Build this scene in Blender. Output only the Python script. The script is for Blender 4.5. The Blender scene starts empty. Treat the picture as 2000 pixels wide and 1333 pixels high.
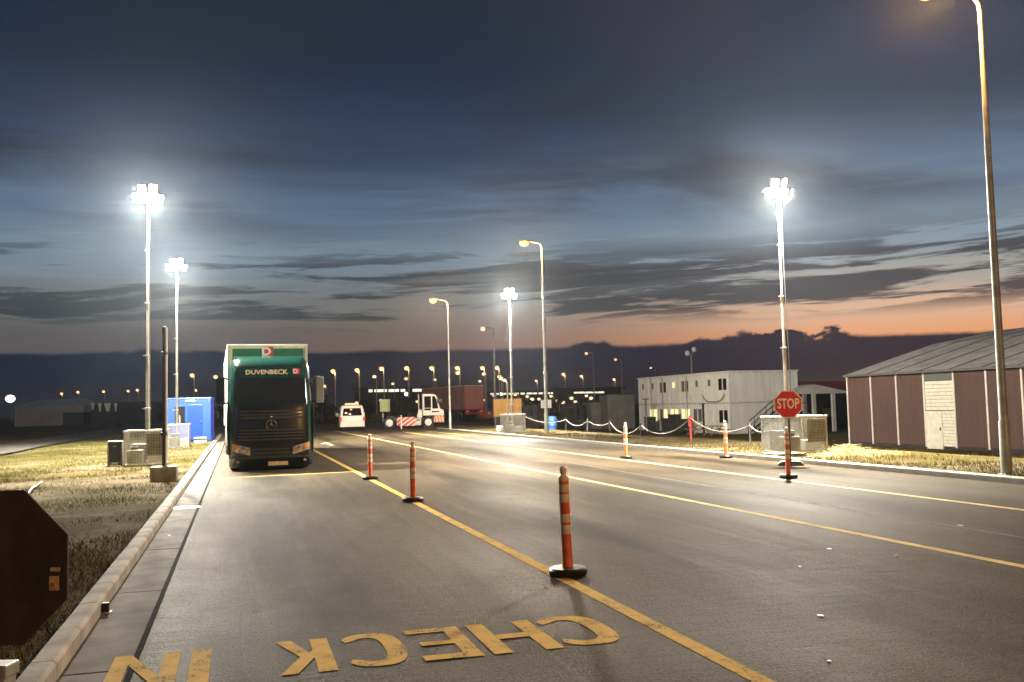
import bpy, bmesh, math, random
import numpy as np
from mathutils import Vector, Matrix

random.seed(7); RNG = np.random.default_rng(7)
SC = bpy.context.scene
COL = SC.collection
R = math.radians

# ------------------------------------------------------------------ camera
PW, PH, PF, CAMH, ROLL, HY, VPX = 2000.0, 1333.0, 1850.0, 1.75, 0.024, 790.0, 462.0
PITCH = math.atan((HY - PH / 2) / PF)
YAW = math.atan((PW / 2 - VPX) / PF * math.cos(PITCH))
CF = Vector((math.sin(YAW) * math.cos(PITCH), math.cos(YAW) * math.cos(PITCH), math.sin(PITCH)))
_r0 = Vector((math.cos(YAW), -math.sin(YAW), 0.0)); _u0 = _r0.cross(CF)
CR = _r0 * math.cos(ROLL) - _u0 * math.sin(ROLL)
CU = _u0 * math.cos(ROLL) + _r0 * math.sin(ROLL)
CAMP = Vector((0, 0, CAMH))
cam_d = bpy.data.cameras.new('camera'); cam = bpy.data.objects.new('camera', cam_d); COL.objects.link(cam)
cam_d.sensor_width = 36.0; cam_d.lens = 36.0 * PF / PW; cam_d.clip_start = 0.1; cam_d.clip_end = 5000
M = Matrix((CR, CU, -CF)).transposed().to_4x4(); M.translation = CAMP
cam.matrix_world = M
SC.camera = cam

def ray(x, y): return (CF * PF + CR * (x - PW / 2) - CU * (y - PH / 2)).normalized()
def ground(x, y, z=0.0):            # photo pixel -> point on the level z
    d = ray(x, y); return CAMP + d * ((z - CAMH) / d.z)
def at_x(x, y, X): d = ray(x, y); return CAMP + d * (X / d.x)
def at_y(x, y, Y): d = ray(x, y); return CAMP + d * (Y / d.y)
def at_depth(x, y, D): d = ray(x, y); return CAMP + d * (D / d.dot(CF))

# ------------------------------------------------------------------ render settings
SC.view_settings.view_transform = 'Standard'; SC.view_settings.look = 'None'
SC.view_settings.gamma = 1.0; SC.view_settings.exposure = 0.0
SC.render.engine = 'CYCLES'
cy = SC.cycles
cy.use_denoising = True
try: cy.denoiser = 'OPENIMAGEDENOISE'
except Exception: pass
cy.max_bounces = 5; cy.diffuse_bounces = 2; cy.glossy_bounces = 3; cy.transmission_bounces = 3; cy.volume_bounces = 0
cy.caustics_reflective = False; cy.caustics_refractive = False
cy.sample_clamp_indirect = 4.0
cy.use_light_tree = True

# ------------------------------------------------------------------ world: dusk sky with cloud sheets, streaks and a low bank
def s2l(c): return tuple((v / 255 / 12.92) if v / 255 <= 0.04045 else ((v / 255 + 0.055) / 1.055) ** 2.4 for v in c)
world = bpy.data.worlds.new('World'); SC.world = world; world.use_nodes = True
wt = world.node_tree; wt.nodes.clear()
class ND:
    def __init__(s, tree): s.t = tree
    def node(s, typ, **kw):
        n = s.t.nodes.new(typ)
        for k, v in kw.items(): setattr(n, k, v)
        return n
    def put(s, sock, v):
        if isinstance(v, bpy.types.NodeSocket): s.t.links.new(v, sock)
        elif v is not None: sock.default_value = v
    def m(s, op, a, b=None, c=None, clamp=False):
        n = s.node('ShaderNodeMath', operation=op, use_clamp=clamp)
        for i, v in enumerate((a, b, c)):
            if v is not None: s.put(n.inputs[i], v)
        return n.outputs[0]
    def sm(s, v, a, b):             # smoothstep a..b -> 0..1
        n = s.node('ShaderNodeMapRange', interpolation_type='SMOOTHSTEP')
        s.put(n.inputs['Value'], v); s.put(n.inputs['From Min'], a); s.put(n.inputs['From Max'], b)
        return n.outputs[0]
    def mix(s, f, a, b, blend='MIX'):
        n = s.node('ShaderNodeMix', data_type='RGBA', blend_type=blend)
        s.put(n.inputs['Factor'], f)
        s.put(n.inputs[6], a if not isinstance(a, tuple) else (*a[:3], 1)); s.put(n.inputs[7], b if not isinstance(b, tuple) else (*b[:3], 1))
        return n.outputs[2]
    def ramp(s, v, stops, interp='EASE'):
        n = s.node('ShaderNodeValToRGB'); cr = n.color_ramp; cr.interpolation = interp
        while len(cr.elements) < len(stops): cr.elements.new(0.5)
        for e, (p, c) in zip(cr.elements, stops): e.position = p; e.color = (*c, 1)
        s.put(n.inputs[0], v); return n.outputs[0]
    def xyz(s, x, y, z=0.0):
        n = s.node('ShaderNodeCombineXYZ')
        for i, v in enumerate((x, y, z)): s.put(n.inputs[i], v)
        return n.outputs[0]
    def noise(s, vec, scale, detail=4, rough=0.5, dist=0.0):
        n = s.node('ShaderNodeTexNoise'); s.put(n.inputs['Vector'], vec)
        n.inputs['Scale'].default_value = scale; n.inputs['Detail'].default_value = detail
        n.inputs['Roughness'].default_value = rough; n.inputs['Distortion'].default_value = dist
        return n.outputs[0]

w = ND(wt)
tc = w.node('ShaderNodeTexCoord').outputs['Generated']
sep = w.node('ShaderNodeSeparateXYZ'); wt.links.new(tc, sep.inputs[0])
dx, dy, dz = sep.outputs
DEG = 57.29578
el = w.m('MULTIPLY', w.m('ARCSINE', dz), DEG)                 # elevation in degrees
az = w.m('MULTIPLY', w.m('ARCTAN2', dx, dy), DEG)             # 0 = along the road, + to the right
SUNAZ = 40.0
daz = w.m('ABSOLUTE', w.m('SUBTRACT', az, SUNAZ))
glow = w.m('MULTIPLY', w.sm(daz, 50.0, 4.0), w.m('ADD', 0.26, w.m('MULTIPLY', w.sm(daz, 28.0, 3.0), 0.74)))                                   # 1 towards the set sun
elr = w.m('DIVIDE', el, 30.0, clamp=True)
cold = w.ramp(elr, [(0.0, s2l((66, 66, 70))), (0.14, s2l((88, 84, 84))), (0.21, s2l((104, 108, 108))), (0.30, s2l((108, 130, 146))), (0.39, s2l((84, 106, 132))), (0.50, s2l((46, 64, 90))), (0.68, s2l((26, 43, 66))), (0.95, s2l((18, 32, 50)))])
warm = w.ramp(elr, [(0.0, s2l((178, 112, 82))), (0.11, s2l((236, 164, 116))), (0.165, s2l((226, 182, 150))), (0.22, s2l((172, 166, 158))), (0.30, s2l((136, 154, 168))), (0.40, s2l((104, 122, 144))), (0.58, s2l((62, 72, 92))), (0.92, s2l((40, 48, 66)))])
sky = w.mix(glow, cold, warm)
# high soft sheets, seen in perspective
inv = w.m('DIVIDE', 1.0, w.m('ADD', w.m('MAXIMUM', dz, 0.0), 0.10))
px_ = w.m('MULTIPLY', dx, inv); py_ = w.m('MULTIPLY', dy, inv)
hv = w.xyz(w.m('ADD', w.m('MULTIPLY', px_, 0.55), w.m('MULTIPLY', py_, 0.25)), w.m('SUBTRACT', w.m('MULTIPLY', py_, 0.95), w.m('MULTIPLY', px_, 0.25)), 3.3)
hn = w.noise(hv, 1.15, 6, 0.52, 0.4)
hmask = w.m('MULTIPLY', w.sm(hn, 0.42, 0.66), w.sm(el, 8.5, 13.0))
sky = w.mix(w.m('MULTIPLY', hmask, 0.85), sky, w.mix(glow, s2l((38, 44, 58)), s2l((70, 68, 76))))
# long flat streaks between 4 and 11 degrees
wob = w.noise(w.xyz(w.m('MULTIPLY', az, 0.06), w.m('MULTIPLY', el, 0.3), 1.0), 1.0, 3, 0.5)
tilt = w.m('SUBTRACT', el, w.m('MULTIPLY', az, 0.028))
sv = w.xyz(w.m('MULTIPLY', az, 0.085), w.m('ADD', w.m('MULTIPLY', tilt, 1.05), w.m('MULTIPLY', wob, 1.6)), 7.7)
sn = w.noise(sv, 1.0, 7, 0.60, 0.25)
band = w.m('MULTIPLY', w.sm(el, 4.3, 5.6), w.sm(el, 10.6, 7.8))
cover = w.m('ADD', 0.53, w.m('MULTIPLY', w.sm(az, 4.0, 26.0), -0.115))
smask = w.m('MULTIPLY', band, w.sm(w.m('SUBTRACT', sn, cover), -0.015, 0.075))
sky = w.mix(w.m('MULTIPLY', smask, 0.93), sky, w.mix(glow, s2l((50, 56, 62)), s2l((72, 68, 72))))
# fine light veils
vn = w.noise(w.xyz(w.m('MULTIPLY', az, 0.05), w.m('MULTIPLY', tilt, 0.9), 2.2), 1.3, 5, 0.55)
sky = w.mix(w.m('MULTIPLY', w.m('MULTIPLY', w.sm(vn, 0.5, 0.72), w.sm(el, 5.0, 8.0)), w.m('MULTIPLY', w.sm(el, 17.0, 9.0), 0.3)), sky, s2l((142, 152, 160)))
# low dark bank with a ragged cumulus edge
en1 = w.noise(w.xyz(w.m('MULTIPLY', w.m('SUBTRACT', az, 9.0), 0.11), 0.0, 4.1), 1.0, 2, 0.5)
en2 = w.noise(w.xyz(w.m('MULTIPLY', az, 0.55), w.m('MULTIPLY', el, 0.75), 9.0), 1.0, 7, 0.62, 0.3)
cum = w.m('MULTIPLY', w.sm(en1, 0.47, 0.62), w.m('ADD', 0.08, w.sm(daz, 30.0, 8.0)))
edge = w.m('ADD', 3.35, w.m('ADD', w.m('MULTIPLY', w.m('SUBTRACT', en1, 0.5), 0.55), w.m('MULTIPLY', w.m('MULTIPLY', w.m('SUBTRACT', en2, 0.36), 5.2), w.m('ADD', 0.05, cum))))
bmask = w.sm(w.m('SUBTRACT', edge, el), -0.13, 0.16)
bank = w.mix(w.sm(el, 0.0, 3.2), s2l((20, 20, 26)), s2l((4, 22, 46)))
sky = w.mix(w.m('MULTIPLY', bmask, 0.96), sky, bank)
sky = w.mix(w.sm(el, 0.2, -3.0), sky, s2l((20, 22, 24)))
bg = w.node('ShaderNodeBackground'); wt.links.new(sky, bg.inputs[0]); bg.inputs[1].default_value = 1.0
wo = w.node('ShaderNodeOutputWorld'); wt.links.new(bg.outputs[0], wo.inputs[0])

# the sun has set: only its last afterglow reaches the ground
sun_d = bpy.data.lights.new('sun', 'SUN'); sun_d.energy = 0.03; sun_d.angle = R(15); sun_d.color = (1.0, 0.7, 0.5)
sun = bpy.data.objects.new('sun', sun_d); COL.objects.link(sun)
sun.rotation_euler = Vector((-math.sin(R(SUNAZ)), -math.cos(R(SUNAZ)), -math.tan(R(3)))).to_track_quat('-Z', 'Y').to_euler()

LED = (1.0, 0.93, 0.79); SODIUM = (1.0, 0.50, 0.16)
P_LED, P_SOD = 22000.0, 13000.0

# ------------------------------------------------------------------ materials
def mat(name, col, rough=0.6, metal=0.0, var=0.0, vscale=4.0, bump=0.0, bscale=40.0, col2=None, spec=0.5, coat=0.0, space='Object', emit=None, estr=0.0, sample=True, stretch=0.0):
    m = bpy.data.materials.new(name); m.use_nodes = True; t = m.node_tree
    n = ND(t); b = t.nodes['Principled BSDF']
    b.inputs['Base Color'].default_value = (*col, 1); b.inputs['Roughness'].default_value = rough; b.inputs['Metallic'].default_value = metal
    b.inputs['Specular IOR Level'].default_value = spec; b.inputs['Coat Weight'].default_value = coat
    if var or col2 or bump:
        co = n.node('ShaderNodeTexCoord').outputs[space]
        if stretch:
            mp = n.node('ShaderNodeMapping'); mp.inputs['Scale'].default_value = (1, 1, stretch); t.links.new(co, mp.inputs[0]); co = mp.outputs[0]
    if var or col2:
        f = n.noise(co, vscale, 6, 0.6)
        c2 = col2 or tuple(max(0.0, v * (1 - var)) for v in col)
        c1 = col if col2 else tuple(min(1.0, v * (1 + var * 0.6)) for v in col)
        t.links.new(n.mix(n.sm(f, 0.33, 0.67), c1, c2), b.inputs['Base Color'])
        t.links.new(n.m('ADD', rough - 0.06, n.m('MULTIPLY', f, 0.12)), b.inputs['Roughness'])
    if bump:
        bn = n.node('ShaderNodeBump'); bn.inputs['Strength'].default_value = bump; bn.inputs['Distance'].default_value = 0.01
        t.links.new(n.noise(co, bscale, 4, 0.6), bn.inputs['Height']); t.links.new(bn.outputs[0], b.inputs['Normal'])
    if emit:
        b.inputs['Emission Color'].default_value = (*emit, 1); b.inputs['Emission Strength'].default_value = estr
        if not sample: m.cycles.emission_sampling = 'NONE'
    return m

def asphalt(name, base, dark, rough, oil=True):
    m = bpy.data.materials.new(name); m.use_nodes = True; t = m.node_tree; n = ND(t); b = t.nodes['Principled BSDF']
    co = n.node('ShaderNodeTexCoord').outputs['Object']
    sp = n.node('ShaderNodeSeparateXYZ'); t.links.new(co, sp.inputs[0]); X, Y, _ = sp.outputs
    big = n.noise(n.xyz(n.m('MULTIPLY', X, 0.55), n.m('MULTIPLY', Y, 0.11), 0.0), 1.0, 5, 0.55, 0.3)
    mid = n.noise(co, 1.4, 5, 0.6)
    fine = n.noise(co, 70.0, 2, 0.6); grit = n.noise(co, 31.0, 3, 0.7)
    streak = n.noise(n.xyz(n.m('MULTIPLY', X, 5.0), n.m('MULTIPLY', Y, 0.16), 8.0), 1.0, 5, 0.6, 0.6)
    c = n.mix(n.sm(big, 0.34, 0.66), base, dark)
    c = n.mix(n.m('MULTIPLY', n.sm(mid, 0.45, 0.72), 0.35), c, tuple(v * 1.5 for v in base))
    c = n.mix(n.m('MULTIPLY', n.sm(streak, 0.52, 0.70), 0.40), c, tuple(v * 1.7 for v in base))
    c = n.mix(n.m('MULTIPLY', n.sm(streak, 0.47, 0.30), 0.45), c, tuple(v * 0.5 for v in dark))
    c = n.mix(n.m('MULTIPLY', n.sm(fine, 0.53, 0.62), 0.75), c, tuple(v * 2.2 for v in base))
    c = n.mix(n.m('MULTIPLY', n.sm(grit, 0.48, 0.38), 0.75), c, tuple(v * 0.22 for v in base))
    if oil:   # darker oily trail down the middle of each lane
        lane = n.m('ABSOLUTE', n.m('SUBTRACT', n.m('FRACT', n.m('DIVIDE', n.m('ADD', X, 1.2), 4.05)), 0.5))
        oily = n.m('MULTIPLY', n.sm(n.m('ADD', lane, n.m('MULTIPLY', n.m('SUBTRACT', mid, 0.5), 0.16)), 0.19, 0.03), n.sm(big, 0.36, 0.60))
        c = n.mix(n.m('MULTIPLY', oily, 0.8), c, tuple(v * 0.4 for v in dark))
    t.links.new(c, b.inputs['Base Color'])
    ro = n.m('ADD', rough, n.m('MULTIPLY', n.m('SUBTRACT', big, 0.5), 0.35))
    t.links.new(n.m('ADD', ro, n.m('MULTIPLY', n.m('SUBTRACT', mid, 0.5), 0.2)), b.inputs['Roughness'])
    b.inputs['Specular IOR Level'].default_value = 0.055
    bn = n.node('ShaderNodeBump'); bn.inputs['Strength'].default_value = 0.9; bn.inputs['Distance'].default_value = 0.02
    ruts = n.noise(n.xyz(n.m('MULTIPLY', X, 2.2), n.m('MULTIPLY', Y, 6.0), 5.0), 1.0, 4, 0.6, 0.5)
    hgt = n.m('ADD', n.m('ADD', fine, grit), n.m('MULTIPLY', ruts, 1.6))
    t.links.new(hgt, bn.inputs['Height']); t.links.new(bn.outputs[0], b.inputs['Normal'])
    return m

def worn_paint(name, col, wear, under=(0.05, 0.047, 0.042)):
    m = bpy.data.materials.new(name); m.use_nodes = True; t = m.node_tree; n = ND(t); b = t.nodes['Principled BSDF']
    co = n.node('ShaderNodeTexCoord').outputs['Object']
    a = n.noise(co, 3.0, 6, 0.7); f = n.noise(co, 45.0, 4, 0.7)
    k = n.sm(n.m('ADD', a, n.m('MULTIPLY', n.m('SUBTRACT', f, 0.5), 1.1)), wear, wear + 0.10)
    c = n.mix(n.sm(a, 0.35, 0.7), col, tuple(v * 0.72 for v in col))
    t.links.new(n.mix(k, c, under), b.inputs['Base Color']); b.inputs['Roughness'].default_value = 0.8; b.inputs['Specular IOR Level'].default_value = 0.12
    bn = n.node('ShaderNodeBump'); bn.inputs['Strength'].default_value = 0.4; bn.inputs['Distance'].default_value = 0.01
    t.links.new(f, bn.inputs['Height']); t.links.new(bn.outputs[0], b.inputs['Normal'])
    return m

def soil_mat(name):
    m = bpy.data.materials.new(name); m.use_nodes = True; t = m.node_tree; n = ND(t); b = t.nodes['Principled BSDF']
    co = n.node('ShaderNodeTexCoord').outputs['Object']
    big = n.noise(co, 0.16, 5, 0.6, 0.5); mid = n.noise(co, 0.9, 6, 0.65, 0.4); fine = n.noise(co, 14.0, 5, 0.7)
    grassy = n.mix(n.sm(fine, 0.35, 0.65), (0.052, 0.042, 0.012), (0.10, 0.076, 0.024))
    dirt = n.mix(n.sm(fine, 0.35, 0.65), (0.085, 0.064, 0.036), (0.19, 0.15, 0.092))
    c = n.mix(n.sm(n.m('ADD', mid, n.m('MULTIPLY', n.m('SUBTRACT', big, 0.5), 0.8)), 0.46, 0.60), grassy, dirt)
    t.links.new(c, b.inputs['Base Color']); b.inputs['Roughness'].default_value = 0.95; b.inputs['Specular IOR Level'].default_value = 0.055
    bn = n.node('ShaderNodeBump'); bn.inputs['Strength'].default_value = 0.9; bn.inputs['Distance'].default_value = 0.05
    t.links.new(n.m('ADD', fine, n.m('MULTIPLY', mid, 2.0)), bn.inputs['Height']); t.links.new(bn.outputs[0], b.inputs['Normal'])
    return m

def blade_mat(name, a, bcol):
    m = bpy.data.materials.new(name); m.use_nodes = True; t = m.node_tree; n = ND(t); b = t.nodes['Principled BSDF']
    co = n.node('ShaderNodeTexCoord').outputs['Object']
    f = n.noise(co, 0.55, 4, 0.6); g = n.noise(co, 22.0, 2, 0.6)
    c = n.mix(n.sm(n.m('ADD', n.m('MULTIPLY', f, 0.6), n.m('MULTIPLY', g, 0.4)), 0.4, 0.6), a, bcol)
    t.links.new(c, b.inputs['Base Color']); b.inputs['Roughness'].default_value = 0.8; b.inputs['Specular IOR Level'].default_value = 0.2
    return m

def hazard_mat(name, c1, c2, freq, tilt):
    m = bpy.data.materials.new(name); m.use_nodes = True; t = m.node_tree; n = ND(t); b = t.nodes['Principled BSDF']
    co = n.node('ShaderNodeTexCoord').outputs['Object']; sp = n.node('ShaderNodeSeparateXYZ'); t.links.new(co, sp.inputs[0])
    v = n.m('FRACT', n.m('MULTIPLY', n.m('ADD', sp.outputs[0], n.m('MULTIPLY', sp.outputs[2], tilt)), freq))
    t.links.new(n.mix(n.m('GREATER_THAN', v, 0.5), c1, c2), b.inputs['Base Color']); b.inputs['Roughness'].default_value = 0.5
    return m

MT = {}
MT['asphalt'] = asphalt('asphalt', (0.080, 0.061, 0.037), (0.036, 0.027, 0.016), 0.55)
MT['asphalt_far'] = asphalt('asphalt_far', (0.085, 0.08, 0.072), (0.06, 0.056, 0.05), 0.66, False)
MT['soil'] = soil_mat('soil')
MT['concrete'] = mat('concrete', (0.30, 0.27, 0.21), 0.85, var=0.35, vscale=3.0, bump=0.5, bscale=60)
MT['kerb'] = mat('kerb_stone', (0.40, 0.37, 0.32), 0.8, var=0.3, vscale=2.5, bump=0.5, bscale=50)
MT['gutter'] = mat('gutter_concrete', (0.135, 0.115, 0.088), 0.75, var=0.4, vscale=1.8, bump=0.4, bscale=45, spec=0.15)
MT['joint'] = mat('tar_joint', (0.012, 0.011, 0.010), 0.9, var=0.4, vscale=6, spec=0.05)
MT['yellow_paint'] = worn_paint('yellow_road_paint', (0.80, 0.54, 0.11), 0.61)
MT['pale_paint'] = worn_paint('pale_road_paint', (0.80, 0.62, 0.27), 0.62)
MT['chalk'] = worn_paint('chalk_scuff', (0.30, 0.25, 0.18), 0.50, (0.09, 0.07, 0.045))
MT['grass'] = blade_mat('dry_grass', (0.06, 0.066, 0.013), (0.165, 0.145, 0.036))
MT['green_grass'] = blade_mat('green_grass', (0.07, 0.09, 0.02), (0.17, 0.16, 0.045))
MT['verge'] = blade_mat('brown_verge_grass', (0.045, 0.034, 0.010), (0.11, 0.078, 0.028))
MT['straw'] = blade_mat('straw', (0.20, 0.15, 0.065), (0.34, 0.26, 0.13))
MT['galv'] = mat('galvanised_steel', (0.55, 0.54, 0.50), 0.45, 0.55, var=0.25, vscale=5)
MT['mast'] = mat('mast_aluminium', (0.40, 0.38, 0.33), 0.5, 0.3, var=0.2, vscale=3)
MT['pole'] = mat('lamp_pole_grey', (0.32, 0.32, 0.28), 0.5, 0.25, var=0.3, vscale=2.2, bump=0.1)
MT['dark_metal'] = mat('dark_metal', (0.035, 0.033, 0.032), 0.5, 0.3, var=0.3)
MT['black_rubber'] = mat('black_rubber', (0.018, 0.017, 0.016), 0.42, var=0.4, vscale=8, bump=0.2)
MT['tyre'] = mat('tyre_rubber', (0.022, 0.022, 0.022), 0.8, var=0.3)
MT['orange'] = mat('orange_plastic', (0.80, 0.14, 0.03), 0.5, var=0.25, vscale=9, bump=0.1)
MT['cream_band'] = mat('reflective_band', (0.88, 0.74, 0.54), 0.45, var=0.15, vscale=12)
MT['white'] = mat('white_paint', (0.74, 0.73, 0.68), 0.45, var=0.12, vscale=2)
MT['white_gloss'] = mat('white_car_paint', (0.78, 0.77, 0.70), 0.28, var=0.08, vscale=1.5, coat=0.4)
MT['cabin_white'] = mat('cabin_white', (0.84, 0.87, 0.84), 0.6, var=0.09, vscale=3.0, bump=0.1, bscale=8, stretch=.12)
MT['cabin_frame'] = mat('cabin_frame', (0.78, 0.82, 0.79), 0.55, var=0.15, vscale=2)
MT['cabin_gap'] = mat('cabin_gap', (0.07, 0.07, 0.065), 0.7)
MT['glass_dark'] = mat('dark_glass', (0.012, 0.013, 0.014), 0.06, spec=0.6)
MT['glass_grey'] = mat('curtained_glass', (0.16, 0.17, 0.16), 0.15)
MT['window_lit'] = mat('lit_window', (0.7, 0.65, 0.4), 0.4, emit=(1.0, 0.93, 0.42), estr=0.95, sample=False)
MT['truck_green'] = mat('truck_green', (0.004, 0.040, 0.030), 0.22, coat=0.7, var=0.1, vscale=2)
MT['truck_band'] = mat('deflector_green', (0.010, 0.16, 0.085), 0.3, coat=0.5, var=0.15, vscale=2)
MT['truck_black'] = mat('truck_black_plastic', (0.004, 0.004, 0.004), 0.2, var=0.3)
MT['chrome'] = mat('chrome', (0.7, 0.7, 0.7), 0.15, 1.0)
MT['headlight'] = mat('headlight_lens', (0.45, 0.36, 0.28), 0.12, 0.4, var=0.5, vscale=9)
MT['amber'] = mat('amber_lens', (0.70, 0.22, 0.04), 0.2)
MT['letter'] = mat('lettering_cream', (0.85, 0.72, 0.50), 0.4)
MT['logo_white'] = mat('logo_white', (0.85, 0.82, 0.76), 0.4)
MT['logo_red'] = mat('logo_red', (0.60, 0.025, 0.02), 0.4)
MT['trailer_side'] = mat('trailer_curtain', (0.52, 0.50, 0.42), 0.5, var=0.15, vscale=1)
MT['trailer_front'] = mat('trailer_front', (0.66, 0.54, 0.38), 0.5, var=0.2)
MT['plate'] = mat('number_plate', (0.62, 0.44, 0.20), 0.4, var=0.35, vscale=22)
MT['red_lens'] = mat('red_lens', (0.6, 0.02, 0.02), 0.25, emit=(1.0, 0.05, 0.04), estr=0.7, sample=False)
MT['sign_red'] = mat('sign_red', (0.62, 0.022, 0.015), 0.4, var=0.12, vscale=3)
MT['sign_back'] = mat('sign_back_grey', (0.07, 0.05, 0.03), 0.5, 0.2, var=0.3, vscale=6, bump=0.1, bscale=90)
MT['sticker'] = mat('sticker', (0.72, 0.44, 0.24), 0.5, var=0.3, vscale=30)
MT['sticker_orange'] = mat('sticker_orange', (0.55, 0.14, 0.03), 0.5)
MT['blue'] = mat('blue_cabin', (0.008, 0.045, 0.45), 0.4, var=0.12, vscale=2)
MT['blue_door'] = mat('blue_door', (0.003, 0.030, 0.36), 0.35, var=0.1, vscale=2)
MT['blue_drum'] = mat('blue_plastic', (0.02, 0.08, 0.26), 0.45)
MT['navy'] = mat('navy_cabinet', (0.012, 0.016, 0.035), 0.5, var=0.3)
MT['brown_wall'] = mat('brown_hall_panel', (0.092, 0.050, 0.042), 0.75, var=0.12, vscale=2.5, bump=0.25, bscale=25, stretch=.15)
MT['hall_roof'] = mat('hall_roof_grey', (0.48, 0.49, 0.49), 0.6, 0.1, var=0.25, vscale=1.2)
MT['roof_seam'] = mat('roof_seam', (0.09, 0.09, 0.09), 0.6)
MT['cream_door'] = mat('cream_door', (0.80, 0.78, 0.66), 0.5, var=0.12)
MT['plinth'] = mat('dark_plinth', (0.03, 0.028, 0.026), 0.8, var=0.3)
MT['brown_curtain'] = mat('brown_curtain', (0.50, 0.19, 0.14), 0.6, var=0.15, vscale=0.7)
MT['red_roof'] = mat('red_fabric', (0.42, 0.05, 0.04), 0.6, var=0.2)
MT['tent'] = mat('tent_white', (0.62, 0.63, 0.56), 0.6, var=0.15, vscale=1.0)
MT['dark_wall'] = mat('dark_wall', (0.035, 0.036, 0.034), 0.8, var=0.3, vscale=1.5)
MT['grey_panel'] = mat('grey_panel', (0.16, 0.165, 0.16), 0.7, var=0.2, vscale=0.8)
MT['yellow_box'] = mat('yellow_box', (0.75, 0.42, 0.08), 0.5, var=0.15, vscale=1.5)
MT['red_stripe'] = hazard_mat('red_white_hazard', (0.60, 0.05, 0.03), (0.70, 0.62, 0.55), 2.1, -1.4)
MT['orange_stripe'] = hazard_mat('orange_white_hazard', (0.75, 0.16, 0.02), (0.62, 0.5, 0.42), 4.2, 0.25)
MT['foliage'] = mat('dark_foliage', (0.030, 0.036, 0.020), 0.9, var=0.4, vscale=1.2)
MT['bark'] = mat('bark', (0.06, 0.045, 0.03), 0.9, var=0.3)
MT['chain'] = mat('pale_chain', (0.42, 0.40, 0.34), 0.45)
MT['red_post'] = mat('red_post', (0.3, 0.03, 0.025), 0.5, var=0.2)
MT['wood'] = mat('weathered_wood', (0.36, 0.29, 0.19), 0.8, var=0.35, vscale=5)
MT['orange_barrier'] = mat('orange_barrier', (0.60, 0.15, 0.05), 0.6, var=0.2)
MT['led'] = mat('led_lens', (0.9, 0.9, 0.85), 0.3, emit=LED, estr=60.0, sample=False)
MT['sodium'] = mat('sodium_lens', (0.9, 0.7, 0.4), 0.3, emit=(1.0, 0.36, 0.06), estr=2.4, sample=False)
MT['far_warm'] = mat('far_warm_lens', (0.9, 0.7, 0.4), 0.3, emit=(1.0, 0.50, 0.20), estr=2.4, sample=False)
MT['far_cream'] = mat('far_cream_lens', (0.9, 0.8, 0.5), 0.3, emit=(1.0, 0.80, 0.42), estr=1.6, sample=False)
MT['far_white'] = mat('far_white_lens', (0.9, 0.9, 0.8), 0.3, emit=(1.0, 0.97, 0.88), estr=5.0, sample=False)
MT['far_strip'] = mat('lit_strip', (0.9, 0.9, 0.7), 0.3, emit=(1.0, 0.98, 0.78), estr=1.3, sample=False)
MT['far_yellow'] = mat('lit_yellow', (0.9, 0.9, 0.4), 0.3, emit=(1.0, 0.92, 0.40), estr=0.25, sample=False)

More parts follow.
